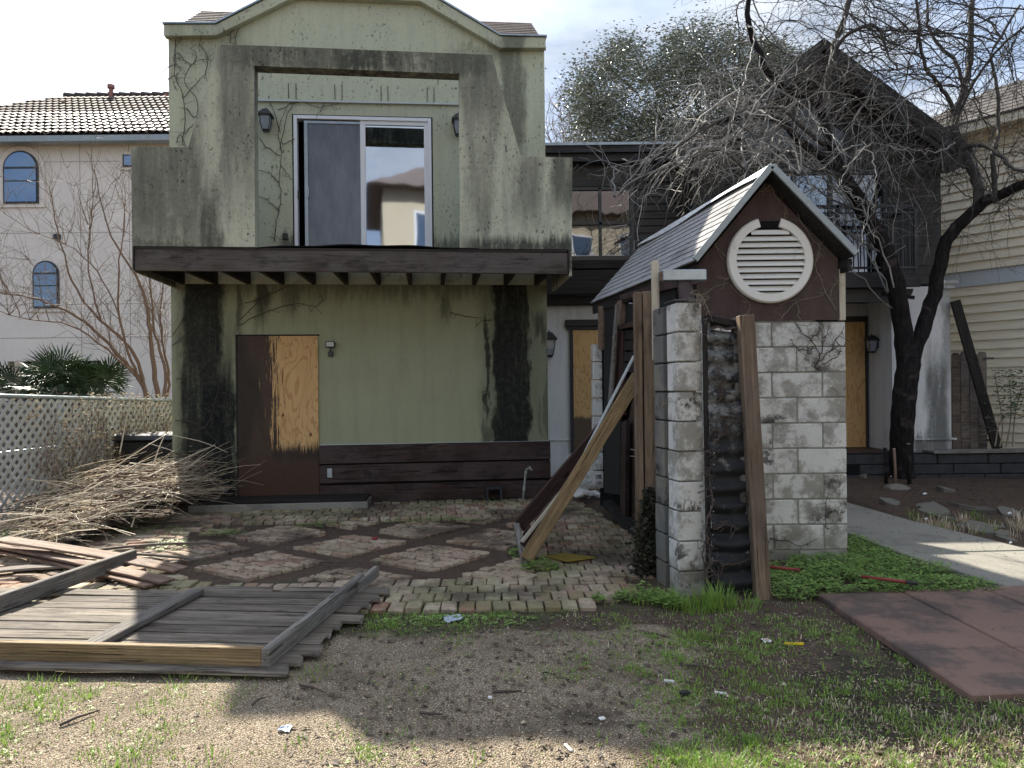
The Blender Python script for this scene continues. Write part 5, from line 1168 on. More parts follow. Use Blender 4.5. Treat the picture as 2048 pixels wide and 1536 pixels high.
b = MB(); ps_ = smooth_pts([at(*p) for p in [(1805, 972, 10.9), (1803, 900, 10.8), (1806, 830, 10.7), (1812, 765, 10.7), (1819, 722, 10.7), (1823, 690, 10.7)]], 6); k_ = len(ps_); b.tube(ps_, [(.155 if i < k_-9 else .155*(1-.55*((i-k_+9)/9)**1.5))*(1+.03*math.sin(i*1.7)) for i in range(k_)], 14)
b.tube([at(1805, 985, 10.9), at(1804, 960, 10.9), at(1804, 930, 10.85)], [.22, .18, .155], 12); wb(b, 'trunk', M['bark'], TR, smooth=True)
limbs = {}
def LB(nm, px, r0, r1, n=8, mat='bark', seed=0, wob=.007):
    b = MB(); limbs[nm] = limb(b, px, r0, r1, n, wob, seed); wb(b, 'limb', M[mat], TR, smooth=True)
LB('L', [(1812, 790, 10.7), (1812, 720, 10.7), (1804, 650, 10.7), (1792, 570, 10.6), (1765, 490, 10.5), (1721, 410, 10.4), (1690, 360, 10.3)], .13, .10, 12)
LB('R', [(1813, 790, 10.7), (1826, 715, 10.7), (1846, 655, 10.7), (1868, 590, 10.7), (1882, 520, 10.65), (1902, 468, 10.6), (1940, 430, 10.5), (1968, 404, 10.4), (2000, 390, 10.3), (2048, 368, 10.1), (2130, 345, 9.9)], .115, .055, 12)
LB('A', [(1700, 372, 10.3), (1672, 315, 10.2), (1650, 250, 10.1), (1633, 206, 10.0), (1582, 180, 9.9), (1538, 144, 9.8), (1512, 95, 9.8), (1495, 30, 9.8), (1505, -40, 9.8)], .065, .03, 8, 'bark', 3)
LB('B', [(1690, 365, 10.3), (1655, 326, 10.1), (1604, 286, 9.8), (1568, 248, 9.6), (1520, 232, 9.3), (1450, 240, 9.0), (1380, 262, 8.8)], .07, .022, 8, 'bark', 4)
LB('C', [(1668, 340, 10.2), (1655, 260, 10.3), (1655, 180, 10.4), (1665, 106, 10.5), (1680, 60, 10.6), (1699, 0, 10.7), (1715, -60, 10.8)], .06, .035, 8, 'limb', 5)
LB('C2', [(1668, 100, 10.5), (1700, 66, 10.4), (1752, 52, 10.3), (1775, 105, 10.2), (1795, 140, 10.0)], .03, .012, 6, 'limb', 6)
LB('U', [(1958, 412, 10.45), (1955, 369, 10.5), (1940, 331, 10.5), (1921, 297, 10.5), (1909, 266, 10.5), (1909, 231, 10.6), (1927, 187, 10.7), (1937, 140, 10.8), (1943, 94, 10.8), (1943, 25, 10.9), (1955, -50, 11)], .07, .035, 8, 'limb', 7)
LB('U1', [(1909, 236, 10.6), (1899, 200, 10.5), (1880, 172, 10.4), (1852, 137, 10.3), (1840, 94, 10.2), (1840, 47, 10.1), (1827, -30, 10)], .032, .018, 6, 'limb', 8)
LB('U2', [(1927, 187, 10.7), (1921, 150, 10.7), (1909, 119, 10.8), (1880, 94, 10.9), (1862, 66, 11), (1855, 40, 11), (1860, -30, 11)], .028, .018, 6, 'limb', 9)
LB('V', [(1992, 395, 10.3), (1988, 350, 10.4), (1986, 305, 10.4), (1996, 265, 10.5), (1996, 200, 10.5), (1990, 156, 10.6), (1984, 109, 10.6), (2010, 60, 10.7), (2040, 10, 10.8)], .038, .015, 6, 'limb', 10)
LB('W', [(1925, 303, 10.5), (1940, 292, 10.3), (1970, 292, 10.1), (2000, 312, 9.9), (2030, 338, 9.7), (2080, 350, 9.6)], .03, .018, 6, 'limb', 11)
LB('X', [(1908, 262, 10.5), (1940, 180, 10.3), (1985, 110, 10.1), (2040, 60, 9.9), (2100, 20, 9.8)], .024, .012, 6, 'limb', 12)
LB('Y', [(1845, 655, 10.7), (1875, 600, 10.3)], .02, .02, 5) if False else None
LB('E', [(1650, 290, 10.1), (1600, 250, 9.4), (1560, 215, 9.0), (1480, 225, 8.6), (1400, 262, 8.4), (1310, 330, 8.2), (1230, 395, 8.1)], .03, .008, 6, 'limb', 13)
LB('F', [(1680, 350, 10.2), (1640, 340, 9.6), (1600, 345, 9.2), (1560, 340, 8.9), (1500, 345, 8.7), (1440, 300, 8.5), (1350, 330, 8.3)], .03, .008, 6, 'limb', 14)
rt = random.Random(5); tw = MB(); tw2 = MB(); ntw = 0
def twig(p, d, L_, r0, depth, grav, mb_):
    """a kinked twig with side shoots"""
    global ntw
    k = max(3, int(L_/.11)+1); pts = [p.copy()]; dd = d.normalized()
    for i in range(k):
        dd = (dd+Vector((rt.gauss(0, .16), rt.gauss(0, .16), rt.gauss(0, .16)-grav*.10))).normalized(); pts.append(pts[-1]+dd*L_/k)
    mb_.tube(pts, [max(.0017, r0*(1-.75*i/k)) for i in range(k+1)], 3, cap=False); ntw += 1
    if depth > 0:
        for q in range(int(L_*(4.2 if depth > 1 else 5.0))+1):
            i = rt.randrange(1, k+1); ax = Vector((rt.gauss(0, 1), rt.gauss(0, 1), rt.gauss(0, 1))).normalized(); base = (pts[i]-pts[i-1]).normalized()
            nd = (base*.75+ax*.75).normalized(); twig(pts[i], nd, L_*rt.uniform(.28, .62), r0*.6, depth-1, grav, mb_)
def arc(p0, p1, rise, r0, mb_, depth=2, nside=8, grav=.6):
    L_ = (p1-p0).length; k = max(6, int(L_/.12)); pts = []; w = Vector((rt.gauss(0, 1), rt.gauss(0, 1), rt.gauss(0, 1)))*.05*L_
    for i in range(k+1):
        t = i/k; p = p0.lerp(p1, t)+Vector((0, 0, rise*4*t*(1-t)*(1-.3*t)))+w*math.sin(PI*t*1.5)+Vector((rt.gauss(0, .016), rt.gauss(0, .016), rt.gauss(0, .016))); pts.append(p)
    mb_.tube(pts, [max(.003, r0*(1-.75*i/k)) for i in range(k+1)], 5, cap=False)
    for q in range(nside):
        i = rt.randrange(int(k*.2), k+1); i = max(1, i); base = (pts[i]-pts[i-1]).normalized(); ax = Vector((rt.gauss(0, 1), rt.gauss(0, 1)*.8, rt.gauss(0, 1))).normalized()
        twig(pts[i], (base*.8+ax*.6), rt.uniform(.25, .75), r0*.5, depth-1, grav, mb_)
def pick(nms):
    l = limbs[rt.choice(nms)]; return l[rt.randrange(len(l)//3, len(l))]
for i in range(50):     # the drooping mass over the shed, to the left
    p0 = pick(['A', 'B', 'B', 'L', 'E', 'F', 'E', 'F']); u = 1180+470*rt.random()**.8; v = 190+.32*(1650-u)+rt.gauss(30, 70); p1 = at(u, min(v, 560), rt.uniform(8.0, 10.3))
    if (p1-p0).length > 3.6: p1 = p0.lerp(p1, .8)
    arc(p0, p1, rt.uniform(.05, .45), rt.uniform(.006, .015), tw, 2, 7)
for i in range(32):      # tangle in front of the dark gable
    p0 = pick(['A', 'B', 'L', 'C', 'U', 'U1']); p1 = at(rt.uniform(1480, 1880), rt.uniform(120, 500), rt.uniform(9.2, 11.2)); arc(p0, p1, rt.uniform(.0, .5), rt.uniform(.006, .014), tw, 2, 8)
for i in range(72):      # crown against the sky
    p0 = pick(['A', 'C', 'C2', 'U', 'U1', 'U2', 'V', 'X', 'C2']); p1 = at(rt.uniform(1340, 2110), rt.uniform(-80, 210), rt.uniform(9.5, 11.8)); 
    if (p1-p0).length > 2.6: p1 = p0.lerp(p1, 2.6/(p1-p0).length)
    arc(p0, p1, rt.uniform(-.1, .3), rt.uniform(.006, .013), tw2, 2, 8, .1)
for i in range(42):      # right side hanging before the cream wall
    p0 = pick(['R', 'V', 'W', 'U', 'X']); p1 = at(rt.uniform(1780, 2100), rt.uniform(200, 520), rt.uniform(9.5, 11.2)); arc(p0, p1, rt.uniform(-.1, .35), rt.uniform(.005, .012), tw2, 2, 7, .5)
for px in ([(1560, 260, 9.2), (1530, 300, 8.9), (1500, 330, 8.6), (1470, 380, 8.4), (1490, 410, 8.4)], [(1700, 335, 9.6), (1720, 300, 9.3), (1745, 310, 9.2), (1750, 370, 9.1), (1735, 430, 9.0), (1725, 480, 8.9)], [(1640, 340, 9.4), (1690, 300, 9.2), (1730, 290, 9.0), (1680, 360, 8.8), (1700, 390, 8.8), (1725, 400, 8.8), (1730, 440, 8.8), (1722, 490, 8.7), (1703, 515, 8.7)], [(1505, 250, 9), (1440, 280, 8.6), (1400, 300, 8.4), (1340, 330, 8.2), (1290, 400, 8), (1268, 500, 8)], [(1910, 285, 10.0), (1880, 300, 9.7), (1840, 303, 9.5), (1800, 295, 9.3), (1740, 285, 9.1)]):
    ps = [p+Vector((rt.gauss(0, .012), rt.gauss(0, .012), rt.gauss(0, .012))) for p in smooth_pts([at(*p) for p in px], 7)]; tw.tube(ps, [.009-.006*i/(len(ps)-1) for i in range(len(ps))], 5, cap=False)
    for q in range(9): twig(ps[rt.randrange(4, len(ps))], Vector((rt.gauss(0, 1), rt.gauss(0, 1), rt.gauss(-.3, 1))), rt.uniform(.15, .5), .004, 1, .6, tw)
o = wb(tw, 'twigs', M['twig'], TR); o['kind'] = 'stuff'; o = wb(tw2, 'crown_twigs', M['limb'], TR); o['kind'] = 'stuff'
print('twigs', ntw, len(tw.f)+len(tw2.f))
# stakes at its foot
for lab, a, b_, ra_ in (('cut stub of a sapling left of the black trunk', (1772, 965, 10.3), (1770, 895, 10.3), .022), ('pale cut sapling stub standing in the flagstones before the trunk', (1790, 975, 10.0), (1788, 898, 10.0), .018), ('dark cut sapling stub right of the black trunk', (1818, 978, 10.2), (1817, 888, 10.2), .026)):
    A, B_ = at(*a), at(*b_); A.z = 0.02; t = thing('sapling_stub', lab, 'stump', A, 0, 'cut stubs round the bare tree')
    wb(MB().tube([A, A.lerp(B_, .5)+Vector((.01, 0, 0)), B_], [ra_*1.1, ra_, ra_*.95], 8), 'stem', M['bark'] if ra_ != .018 else M['redbark'], t, smooth=True); wb(MB().tube([B_, B_+Vector((0, 0, .006))], ra_*.93, 8), 'cut_face', M['pale_wood'], t)

# crape myrtle at left
CM = thing('bare_crape_myrtle', 'leafless many stemmed small tree with reddish bark behind the wire fence', 'tree', (-5.75, 12.2, 0)); wh = MB(); cml = []
for k, (px, r0, r1) in enumerate((([(310, 880, 12.2), (303, 830, 12.2), (283, 763, 12.2), (250, 725, 12.1), (218, 690, 12), (182, 654, 11.9), (133, 621, 11.7), (60, 595, 11.5), (0, 585, 11.3)], .06, .012),
    ([(300, 830, 12.2), (285, 755, 12.2), (266, 706, 12.2), (235, 670, 12.1), (202, 641, 12), (161, 593, 12), (133, 528, 11.9), (117, 460, 11.9), (100, 380, 11.8)], .045, .008),
    ([(325, 880, 12.3), (318, 800, 12.3), (307, 722, 12.3), (301, 674, 12.3), (296, 620, 12.2), (283, 573, 12.2), (258, 530, 12.1), (215, 450, 12), (188, 340, 12)], .065, .008),
    ([(322, 830, 12.3), (330, 745, 12.4), (318, 690, 12.4), (307, 650, 12.4), (300, 560, 12.5), (285, 470, 12.5), (270, 360, 12.5)], .04, .007),
    ([(328, 880, 12.4), (334, 800, 12.4), (336, 740, 12.5), (325, 680, 12.5), (322, 600, 12.5), (330, 540, 12.5)], .04, .01),
    ([(290, 780, 12.2), (262, 720, 12.0), (240, 640, 11.9), (235, 560, 11.8), (245, 480, 11.8), (250, 400, 11.8)], .035, .007),
    ([(283, 763, 12.2), (215, 700, 11.8), (140, 650, 11.6), (60, 640, 11.4), (-10, 620, 11.2)], .025, .006), ([(202, 641, 12), (180, 560, 11.9), (178, 480, 11.9), (186, 400, 11.8), (183, 300, 11.8)], .02, .005), ([(240, 640, 11.9), (205, 560, 12), (150, 500, 12), (60, 460, 12), (0, 420, 12)], .018, .005))):
    b = MB(); ps = limb(b, px, r0*.72, r1*.8, 7, .009, k); cml.append(ps); wb(b, 'stem', M['redbark'], CM, smooth=True)
rt = random.Random(9)
for i in range(150):
    ps = rt.choice(cml); j = rt.randrange(len(ps)//3, len(ps)); d = Vector((rt.gauss(-.15, .45), rt.gauss(0, .4), rt.uniform(.5, 1.3))); twig(ps[j], d, rt.uniform(.4, 1.3), rt.uniform(.004, .008), 1, -.35, wh)
o = wb(wh, 'whips', M['whip'], CM); o['kind'] = 'stuff'

# evergreen oak behind
OK = thing('evergreen_oak', 'large grey green evergreen tree rising behind the flat roofed wing', 'tree', (6.0, 21, 0)); lv = MB(); r = random.Random(4)
wb(MB().tube([(6, 21, 0), (6.1, 21, 4), (5.7, 21, 7)], [.35, .28, .15], 10), 'trunk', M['bark'], OK)
clumps = []
for i in range(430):
    u = r.uniform(1155, 1640); vt = 60+.00105*(u-1390)**2+(30 if u < 1230 else 0); v = r.uniform(vt, 330); Y = r.uniform(19.5, 22.5)
    if nz(u*.012, v*.012, 1, 6) < -.42: continue
    clumps.append((at(u, v, Y), r.uniform(.25, .6)))
for c, R0 in clumps:
    d0 = Vector((r.gauss(0, 1), r.gauss(0, 1), r.gauss(0, 1))).normalized()
    lvn = int(170*R0/.4)
    for k in range(lvn):
        p = c+Vector((r.gauss(0, 1), r.gauss(0, 1), r.gauss(0, .8)))*R0*.55; s = r.uniform(.03, .062)
        m = Matrix.Translation(p) @ Matrix.Rotation(r.uniform(0, 6.3), 4, 'Z') @ Matrix.Rotation(r.uniform(-1.4, 1.4), 4, 'X')
        lv.add([m @ Vector(q) for q in ((-s, 0, 0), (0, -s*.45, .01), (s, 0, 0), (0, s*.45, .01))], [(0, 1, 2, 3)])
o = wb(lv, 'foliage', M['evergreen'], OK); o['kind'] = 'stuff'; bb_ = MB()
for c, R0 in clumps[::6]: bb_.tube([Vector((6, 21, 6.2)).lerp(c, .2), Vector((6, 21, 6.5)).lerp(c, .65)+Vector((0, 0, .2)), c], [.04, .02, .008], 4, cap=False)
o = wb(bb_, 'branches', M['limb'], OK); o['kind'] = 'stuff'
t = thing('bare_far_trees', 'thin bare twigs of distant trees beyond the flat roof', 'trees', (1.4, 26, 0)); b = MB(); rt = random.Random(21)
for i in range(16):
    p = at(rt.uniform(1090, 1180), 300, 26); twig(p, Vector((rt.gauss(0, .25), 0, 1)), rt.uniform(.8, 2.0), .02, 1, -.3, b)
o = wb(b, 'twigs', M['whip'], t); o['kind'] = 'stuff'

# shrub at right
t = thing('young_shrub', 'small leafy shrub on thin pale stems before the cream siding', 'shrub', (7.15, 10.95, .45)); rt = random.Random(31); b = MB(); lf = MB()
for px in ([(2012, 895, 11), (2020, 850, 11), (2022, 800, 11), (2018, 760, 11)], [(2000, 893, 11), (2005, 850, 11), (1995, 780, 11), (1990, 750, 11)], [(2025, 893, 11), (2030, 830, 11), (2045, 770, 11)], [(1990, 892, 11), (1998, 850, 11), (2008, 832, 11)]):
    ps = smooth_pts([at(*p) for p in px]); b.tube(ps, [.012-.007*i/len(ps) for i in range(len(ps))], 5)
    for k in range(12): twig(ps[-1-k % 6], Vector((rt.gauss(0, 1), rt.gauss(0, 1), rt.gauss(.2, .6))), .22, .003, 0, 0, b)
for k in range(520):
    u = rt.gauss(2030, 22); v = rt.uniform(738, 838); p = at(u, v, rt.uniform(10.7, 11.2)); s = rt.uniform(.018, .035); m = Matrix.Translation(p) @ Matrix.Rotation(rt.uniform(0, 6.3), 4, 'Z') @ Matrix.Rotation(rt.uniform(-1, 1), 4, 'X')
    lf.add([m @ Vector(q) for q in ((-s, 0, 0), (0, -s*.5, .006), (s, 0, 0), (0, s*.5, .006))], [(0, 1, 2, 3)])
o = wb(b, 'stems', M['pvine'], t); o['kind'] = 'stuff'; o = wb(lf, 'foliage', M['shrub'], t); o['kind'] = 'stuff'

# ---------------------------------------------------------------- vines on walls
def vine(name, label, paths, rad, mat, loc, sprig=0, seed=0, fn=None, slen=.12, flat_=True):
    t = thing(name, label, 'vine', loc); b = MB(); rr = random.Random(seed)
    for px in paths:
        ps = smooth_pts([fn(*p) for p in px], 5); ps = [p+Vector((rr.gauss(0, .006), -abs(rr.gauss(0, .003)), rr.gauss(0, .006))) for p in ps]; k = len(ps)
        b.tube(ps, [rad*(1-.6*i/k) for i in range(k)], 5, cap=False)
        for q in range(int(sprig*k/10)):
            i = rr.randrange(k); a = rr.uniform(0, 2*PI); L_ = slen*rr.uniform(.4, 1.6); p1 = ps[i]+Vector((math.cos(a)*L_, -.01, math.sin(a)*L_)); md = ps[i].lerp(p1, .5)+Vector((rr.gauss(0, .02), -.008, rr.gauss(0, .02)))
            b.tube([ps[i], md, p1], [rad*.5, rad*.4, rad*.25], 3, cap=False)
    o = wb(b, 'stems', M[mat], t); o['kind'] = 'stuff'; return o
def hv(off): 
    def f(u, v):
        p = hpl(u, v, off); return Vector(hw(p.x, p.y, p.z))
    return f
vine('wall_vine', 'dry vine net climbing the upper left corner of the green house', [[(365, 290), (370, 240), (365, 190), (350, 150), (350, 100), (365, 75)], [(352, 285), (362, 270), (372, 292)], [(385, 250), (368, 270)], [(365, 200), (385, 175), (410, 150)], [(372, 215), (390, 235), (395, 200), (370, 165), (385, 130), (410, 118), (425, 122)], [(355, 105), (380, 130), (395, 110), (380, 98)], [(412, 150), (415, 110), (400, 85), (415, 60)], [(345, 130), (325, 145), (313, 168)], [(348, 150), (335, 160)], [(460, 85), (465, 60), (490, 25), (510, 15)], [(470, 80), (480, 50)], [(352, 80), (350, 120), (360, 140), (347, 170)]], .006, 'vine', (-4.1, 9.38, 4.2), 5, 1, hv(.03), .1)
vine('wall_vine', 'dry vine rising beside the upstairs sliding window', [[(548, 484), (555, 440), (562, 400), (560, 350), (563, 310), (558, 270), (562, 240), (575, 212)], [(560, 300), (572, 240), (590, 205)], [(560, 312), (535, 295), (515, 270), (510, 240)], [(558, 367), (540, 348), (512, 340)], [(556, 420), (535, 400), (512, 390)], [(562, 330), (580, 355)], [(562, 265), (540, 205)], [(565, 290), (590, 278)], [(556, 220), (600, 205), (640, 215), (690, 203)], [(640, 225), (650, 205)]], .006, 'vine', (-3.0, 9.5, 3.2), 4, 2, hv(.025), .07)
vine('wall_vine', 'sparse vine stems on the shaded lower wall above the stained door', [[(345, 670), (375, 620), (400, 580), (415, 560)], [(480, 640), (510, 610), (545, 580)], [(478, 650), (530, 625), (580, 610), (625, 612), (645, 630)], [(350, 760), (400, 740), (430, 700), (425, 620)], [(345, 690), (400, 640), (430, 600)], [(380, 870), (420, 840), (440, 760)], [(350, 840), (400, 850), (455, 905)], [(640, 590), (645, 600), (630, 615)], [(900, 625), (930, 632), (965, 636)], [(985, 640), (965, 640), (950, 655)], [(490, 608), (560, 580), (600, 560)]], .0055, 'vine', (-3.6, 9.4, 1.5), 3, 3, hv(.02), .08)
gp = lambda u, v: at(u, v, 6.12)
vine('gable_vine', 'pale dry creeper on the brown gable board round the louvre', [[(1450, 560), (1470, 540), (1430, 490), (1445, 520)], [(1670, 620), (1640, 560), (1630, 520), (1650, 480)], [(1560, 640), (1600, 600), (1650, 590)], [(1540, 370), (1555, 400), (1570, 420), (1568, 440)], [(1545, 365), (1530, 380), (1525, 395)], [(1590, 425), (1620, 470), (1640, 500), (1625, 540)], [(1400, 590), (1430, 575), (1455, 565)], [(1600, 640), (1590, 600), (1560, 610)], [(1660, 590), (1668, 570), (1678, 560)], [(1480, 640), (1500, 610), (1460, 570)]], .0028, 'pvine', (2.0, 6.1, 2.2), 9, 4, gp, .05)
bp = lambda u, v: at(u, v, 6.13)
vine('wall_vine', 'branching dark vine on the pale block wall right of the leaning post', [[(1630, 735), (1640, 710), (1620, 680), (1600, 660), (1590, 645)], [(1635, 725), (1660, 700), (1680, 670), (1690, 650)], [(1640, 710), (1650, 680), (1660, 650)], [(1625, 700), (1600, 700), (1580, 680)], [(1660, 700), (1690, 690)], [(1645, 730), (1670, 715), (1685, 700)], [(1620, 680), (1640, 660), (1635, 645)], [(1655, 1060), (1650, 1020), (1655, 990)], [(1540, 1075), (1570, 1082), (1620, 1094)]], .005, 'vine', (2.4, 6.1, 1.5), 9, 5, bp, .07)
cp = lambda u, v: at(u, v, 5.11)
vine('gate_vine', 'gnarled dead vine creeping up the left edge of the corrugated gate', [[(1412, 1165), (1420, 1100), (1412, 1060), (1425, 1000), (1418, 950), (1430, 915), (1415, 900)], [(1440, 1170), (1425, 1140), (1405, 1110), (1410, 1080)], [(1440, 800), (1445, 780), (1435, 765), (1440, 745)], [(1430, 880), (1460, 850), (1490, 825)], [(1420, 850), (1450, 870), (1445, 830), (1480, 860)], [(1425, 1060), (1450, 1050), (1470, 1060)], [(1500, 1010), (1490, 990), (1505, 1020)], [(1425, 1120), (1460, 1130), (1500, 1120)]], .008, 'vine', (1.32, 5.1, .9), 12, 6, cp, .05)
vine('gate_vine', 'pale curly tendrils hanging at the top of the pale pillar', [[(1370, 620), (1385, 600), (1400, 610), (1395, 590), (1410, 600)], [(1395, 585), (1392, 610), (1385, 650), (1400, 670)], [(1378, 655), (1392, 665), (1405, 668)], [(1400, 590), (1415, 620), (1408, 640)], [(1340, 800), (1330, 806), (1322, 812)]], .003, 'pvine', (1.3, 5.15, 1.9), 8, 7, lambda u, v: at(u, v, 5.15), .05)
t = thing('withered_ivy', 'dark withered ivy bunched round the foot of the tall gate post', 'ivy', (1.05, 5.74, 0)); b = MB(); rt = random.Random(41)
for k in range(2600):
    v = 975+180*rt.random()**.8; hw_ = 8+24*sst(960, 1080, v); u = 1300+rt.gauss(0, .55)*hw_; p = at(u, v, 5.74+rt.uniform(-.06, .05)); s = rt.uniform(.010, .024); m = Matrix.Translation(p) @ Matrix.Rotation(rt.uniform(0, 6.3), 4, 'Z') @ Matrix.Rotation(rt.uniform(.3, 2.2), 4, 'X')
    b.add([m @ Vector(q) for q in ((-s, 0, 0), (0, -s*.7, .004), (s, 0, 0), (0, s*.7, .004))], [(0, 1, 2, 3)])
o = wb(b, 'leaves', M['ivy'], t); o['kind'] = 'stuff'

# ---------------------------------------------------------------- ground plants, litter
r = random.Random(77)
def blade(mbb, x, y, z, h, w, lean, az):
    dx, dy = math.cos(az), math.sin(az); px_, py_ = -dy*w, dx*w
    mbb.add([(x-px_, y-py_, z), (x+px_, y+py_, z), (x+dx*lean*.4+px_*.8, y+dy*lean*.4+py_*.8, z+h*.6), (x+dx*lean*.4-px_*.8, y+dy*lean*.4-py_*.8, z+h*.6), (x+dx*lean, y+dy*lean, z+h)], [(0, 1, 2, 3), (3, 2, 4)])
def tuft(mbb, x, y, n, h, spread, z=None):
    z = gheight(x, y) if z is None else z
    for k in range(n):
        a = r.uniform(0, 2*PI); rr_ = spread*math.sqrt(r.random()); hh = h*r.uniform(.5, 1.15); blade(mbb, x+rr_*math.cos(a), y+rr_*math.sin(a), z-.003, hh, .0018+hh*.012, hh*r.uniform(.2, .9), a+r.gauss(0, .6))
gr = MB(); st_ = MB(); nb_ = 0
def grassden(x, y):
    d = sst(.0, .55, fbm(x, y, 1.3, 50))*.35
    if 4.35 < y < 4.95 and -1.1 < x < 1.6: d = max(d, .55+.5*nz(x, y, 3, 1))
    if x > .5 and y < 4.6 and x < 2.1+.3*(4.5-y): d = max(d, .62+.9*nz(x, y, 1.7, 5))
    if x > .7 and y < 3.6: d = max(d, .75+.6*nz(x, y, 2, 9))
    if -2.9 < x < -1.2 and y < 3.72: d = max(d, .2+.5*nz(x, y, 2.5, 3))
    if x < -1.9 and y < 3.7: d = max(d, .55)
    if x > 2.05 and y > 3.4+.0*x and y < 5.15 and x > 2.0+max(0, (3.9-y)): d = 0
    return d
def grassy(x, y):
    if -2.9 < x < -1.05 and 3.70 < y < 5.5: return False
    return not (x > 2.0 and y > 3.45 and y > 3.45+.0*x)
for i in range(2600):
    y = 2.5+2.5*r.random()**1.2; x = r.uniform(-.74, .74)*y*1.02
    dn_ = grassden(x, y)
    if r.random() > dn_*1.25+.02 or not grassy(x, y): continue
    dry = r.random() < (.72 if x > 1.0 and y < 3.15 else .15); n_ = int(r.uniform(8, 38)*(.5+dn_)); tuft(st_ if dry else gr, x, y, n_, r.uniform(.012, .038)*(.55 if dry else 1), r.uniform(.03, .11))
for i in range(5000):
    y = 2.5+2.5*r.random()**1.25; x = r.uniform(-.74, .74)*y*1.02
    if r.random() > grassden(x, y)*.8+.03 or not grassy(x, y): continue
    tuft(gr if r.random() < .5 else st_, x, y, r.randint(1, 3), r.uniform(.01, .03), .02)
for x, y, n_, h in ((1.05, 4.95, 90, .10), (1.3, 4.9, 130, .15), (1.45, 4.85, 60, .10), (1.15, 4.82, 70, .09), (1.22, 4.95, 60, .13), (1.0, 5.1, 70, .10), (.85, 5.05, 60, .08), (-1.6, 3.68, 25, .05), (-1.35, 3.7, 20, .045), (-2.3, 3.66, 30, .05), (-1.0, 3.76, 25, .06), (-1.15, 2.9, 30, .05), (-1.5, 2.95, 25, .05), (.75, 2.75, 60, .06), (.6, 2.65, 50, .06), (.95, 2.7, 40, .05), (1.65, 3.0, 30, .05)):
    tuft(gr, x, y, n_, h, .10)
lm = math
for i in range(260):  # straw clumps left, dry grass
    x = r.uniform(1.1, 2.6); y = r.uniform(2.6, 3.4); tuft(st_, x, y, 4, .03, .05)
for i in range(26): x = r.uniform(3.9, 5.6); y = 7.3+.25*(x-3.9)+r.uniform(-.5, .4); tuft(st_, x, y, 22, .11, .08)
for i in range(25): x = 4.1+r.random()*1.8; y = 6.9+r.random()*1.3; tuft(gr, x, y, 14, .09, .07)
tag(gr.build('grass', M['grass'], None), 'short patchy green grass over the gravelly ground', 'grass', kind='stuff')
tag(st_.build('dry_grass', M['straw'], None), 'dry straw coloured grass and stubble on the muddy ground', 'dry grass', kind='stuff')
cl_ = MB(); cl2 = MB()
def leaf3(mbb, x, y, z, s, n=3):
    a0 = r.uniform(0, 6.3)
    for k in range(n):
        a = a0+k*2*PI/n; dx, dy = math.cos(a), math.sin(a); tl = r.uniform(-.3, .5)
        mbb.add([(x, y, z), (x+(dx*.7-dy*.5)*s, y+(dy*.7+dx*.5)*s, z+tl*s*.6), (x+dx*1.25*s, y+dy*1.25*s, z+tl*s), (x+(dx*.7+dy*.5)*s, y+(dy*.7-dx*.5)*s, z+tl*s*.6)], [(0, 1, 2, 3)])
def clover_in(x, y):
    if 1.68 < x < 3.25 and 5.08 < y < 6.9:
        if x < 2.69 and y > 6.12: return False
        e = 3.05 if y > 6.2 else 3.05+.2*(6.2-y)
        return x < e+.06 and nz(x, y, 2.2, 6)+.5*nz(x, y, 6, 2) > -.24
    return False
for i in range(16000):
    x = r.uniform(1.55, 3.4); y = r.uniform(4.98, 7.0)
    if not clover_in(x, y) and not (x < 2.1 and y < 5.35 and nz(x, y, 4, 1) > 0): continue
    if x < 1.72 and y < 5.2 and r.random() < .5: continue
    z = gheight(x, y)+r.uniform(.01, .075)*(1+.6*nz(x, y, 3, 4)); leaf3(cl_, x, y, z, r.uniform(.006, .022))
tag(cl_.build('clover', M['clover'], None), 'bright green clover carpet along the foot of the block wall', 'clover', kind='stuff')
for i in range(9000):
    y = 2.5+2.5*r.random()**1.2; x = r.uniform(-.74, .74)*y*1.02
    if r.random() > grassden(x, y)*1.1-.12+.5*nz(x, y, 2.4, 12) or not grassy(x, y): continue
    leaf3(cl2, x, y, gheight(x, y)+r.uniform(.002, .012), r.uniform(.004, .011), r.choice((2, 3)))
tag(cl2.build('creeping_weeds', M['clover'], None), 'tiny creeping weeds among the grass and mud', 'weeds', kind='stuff')
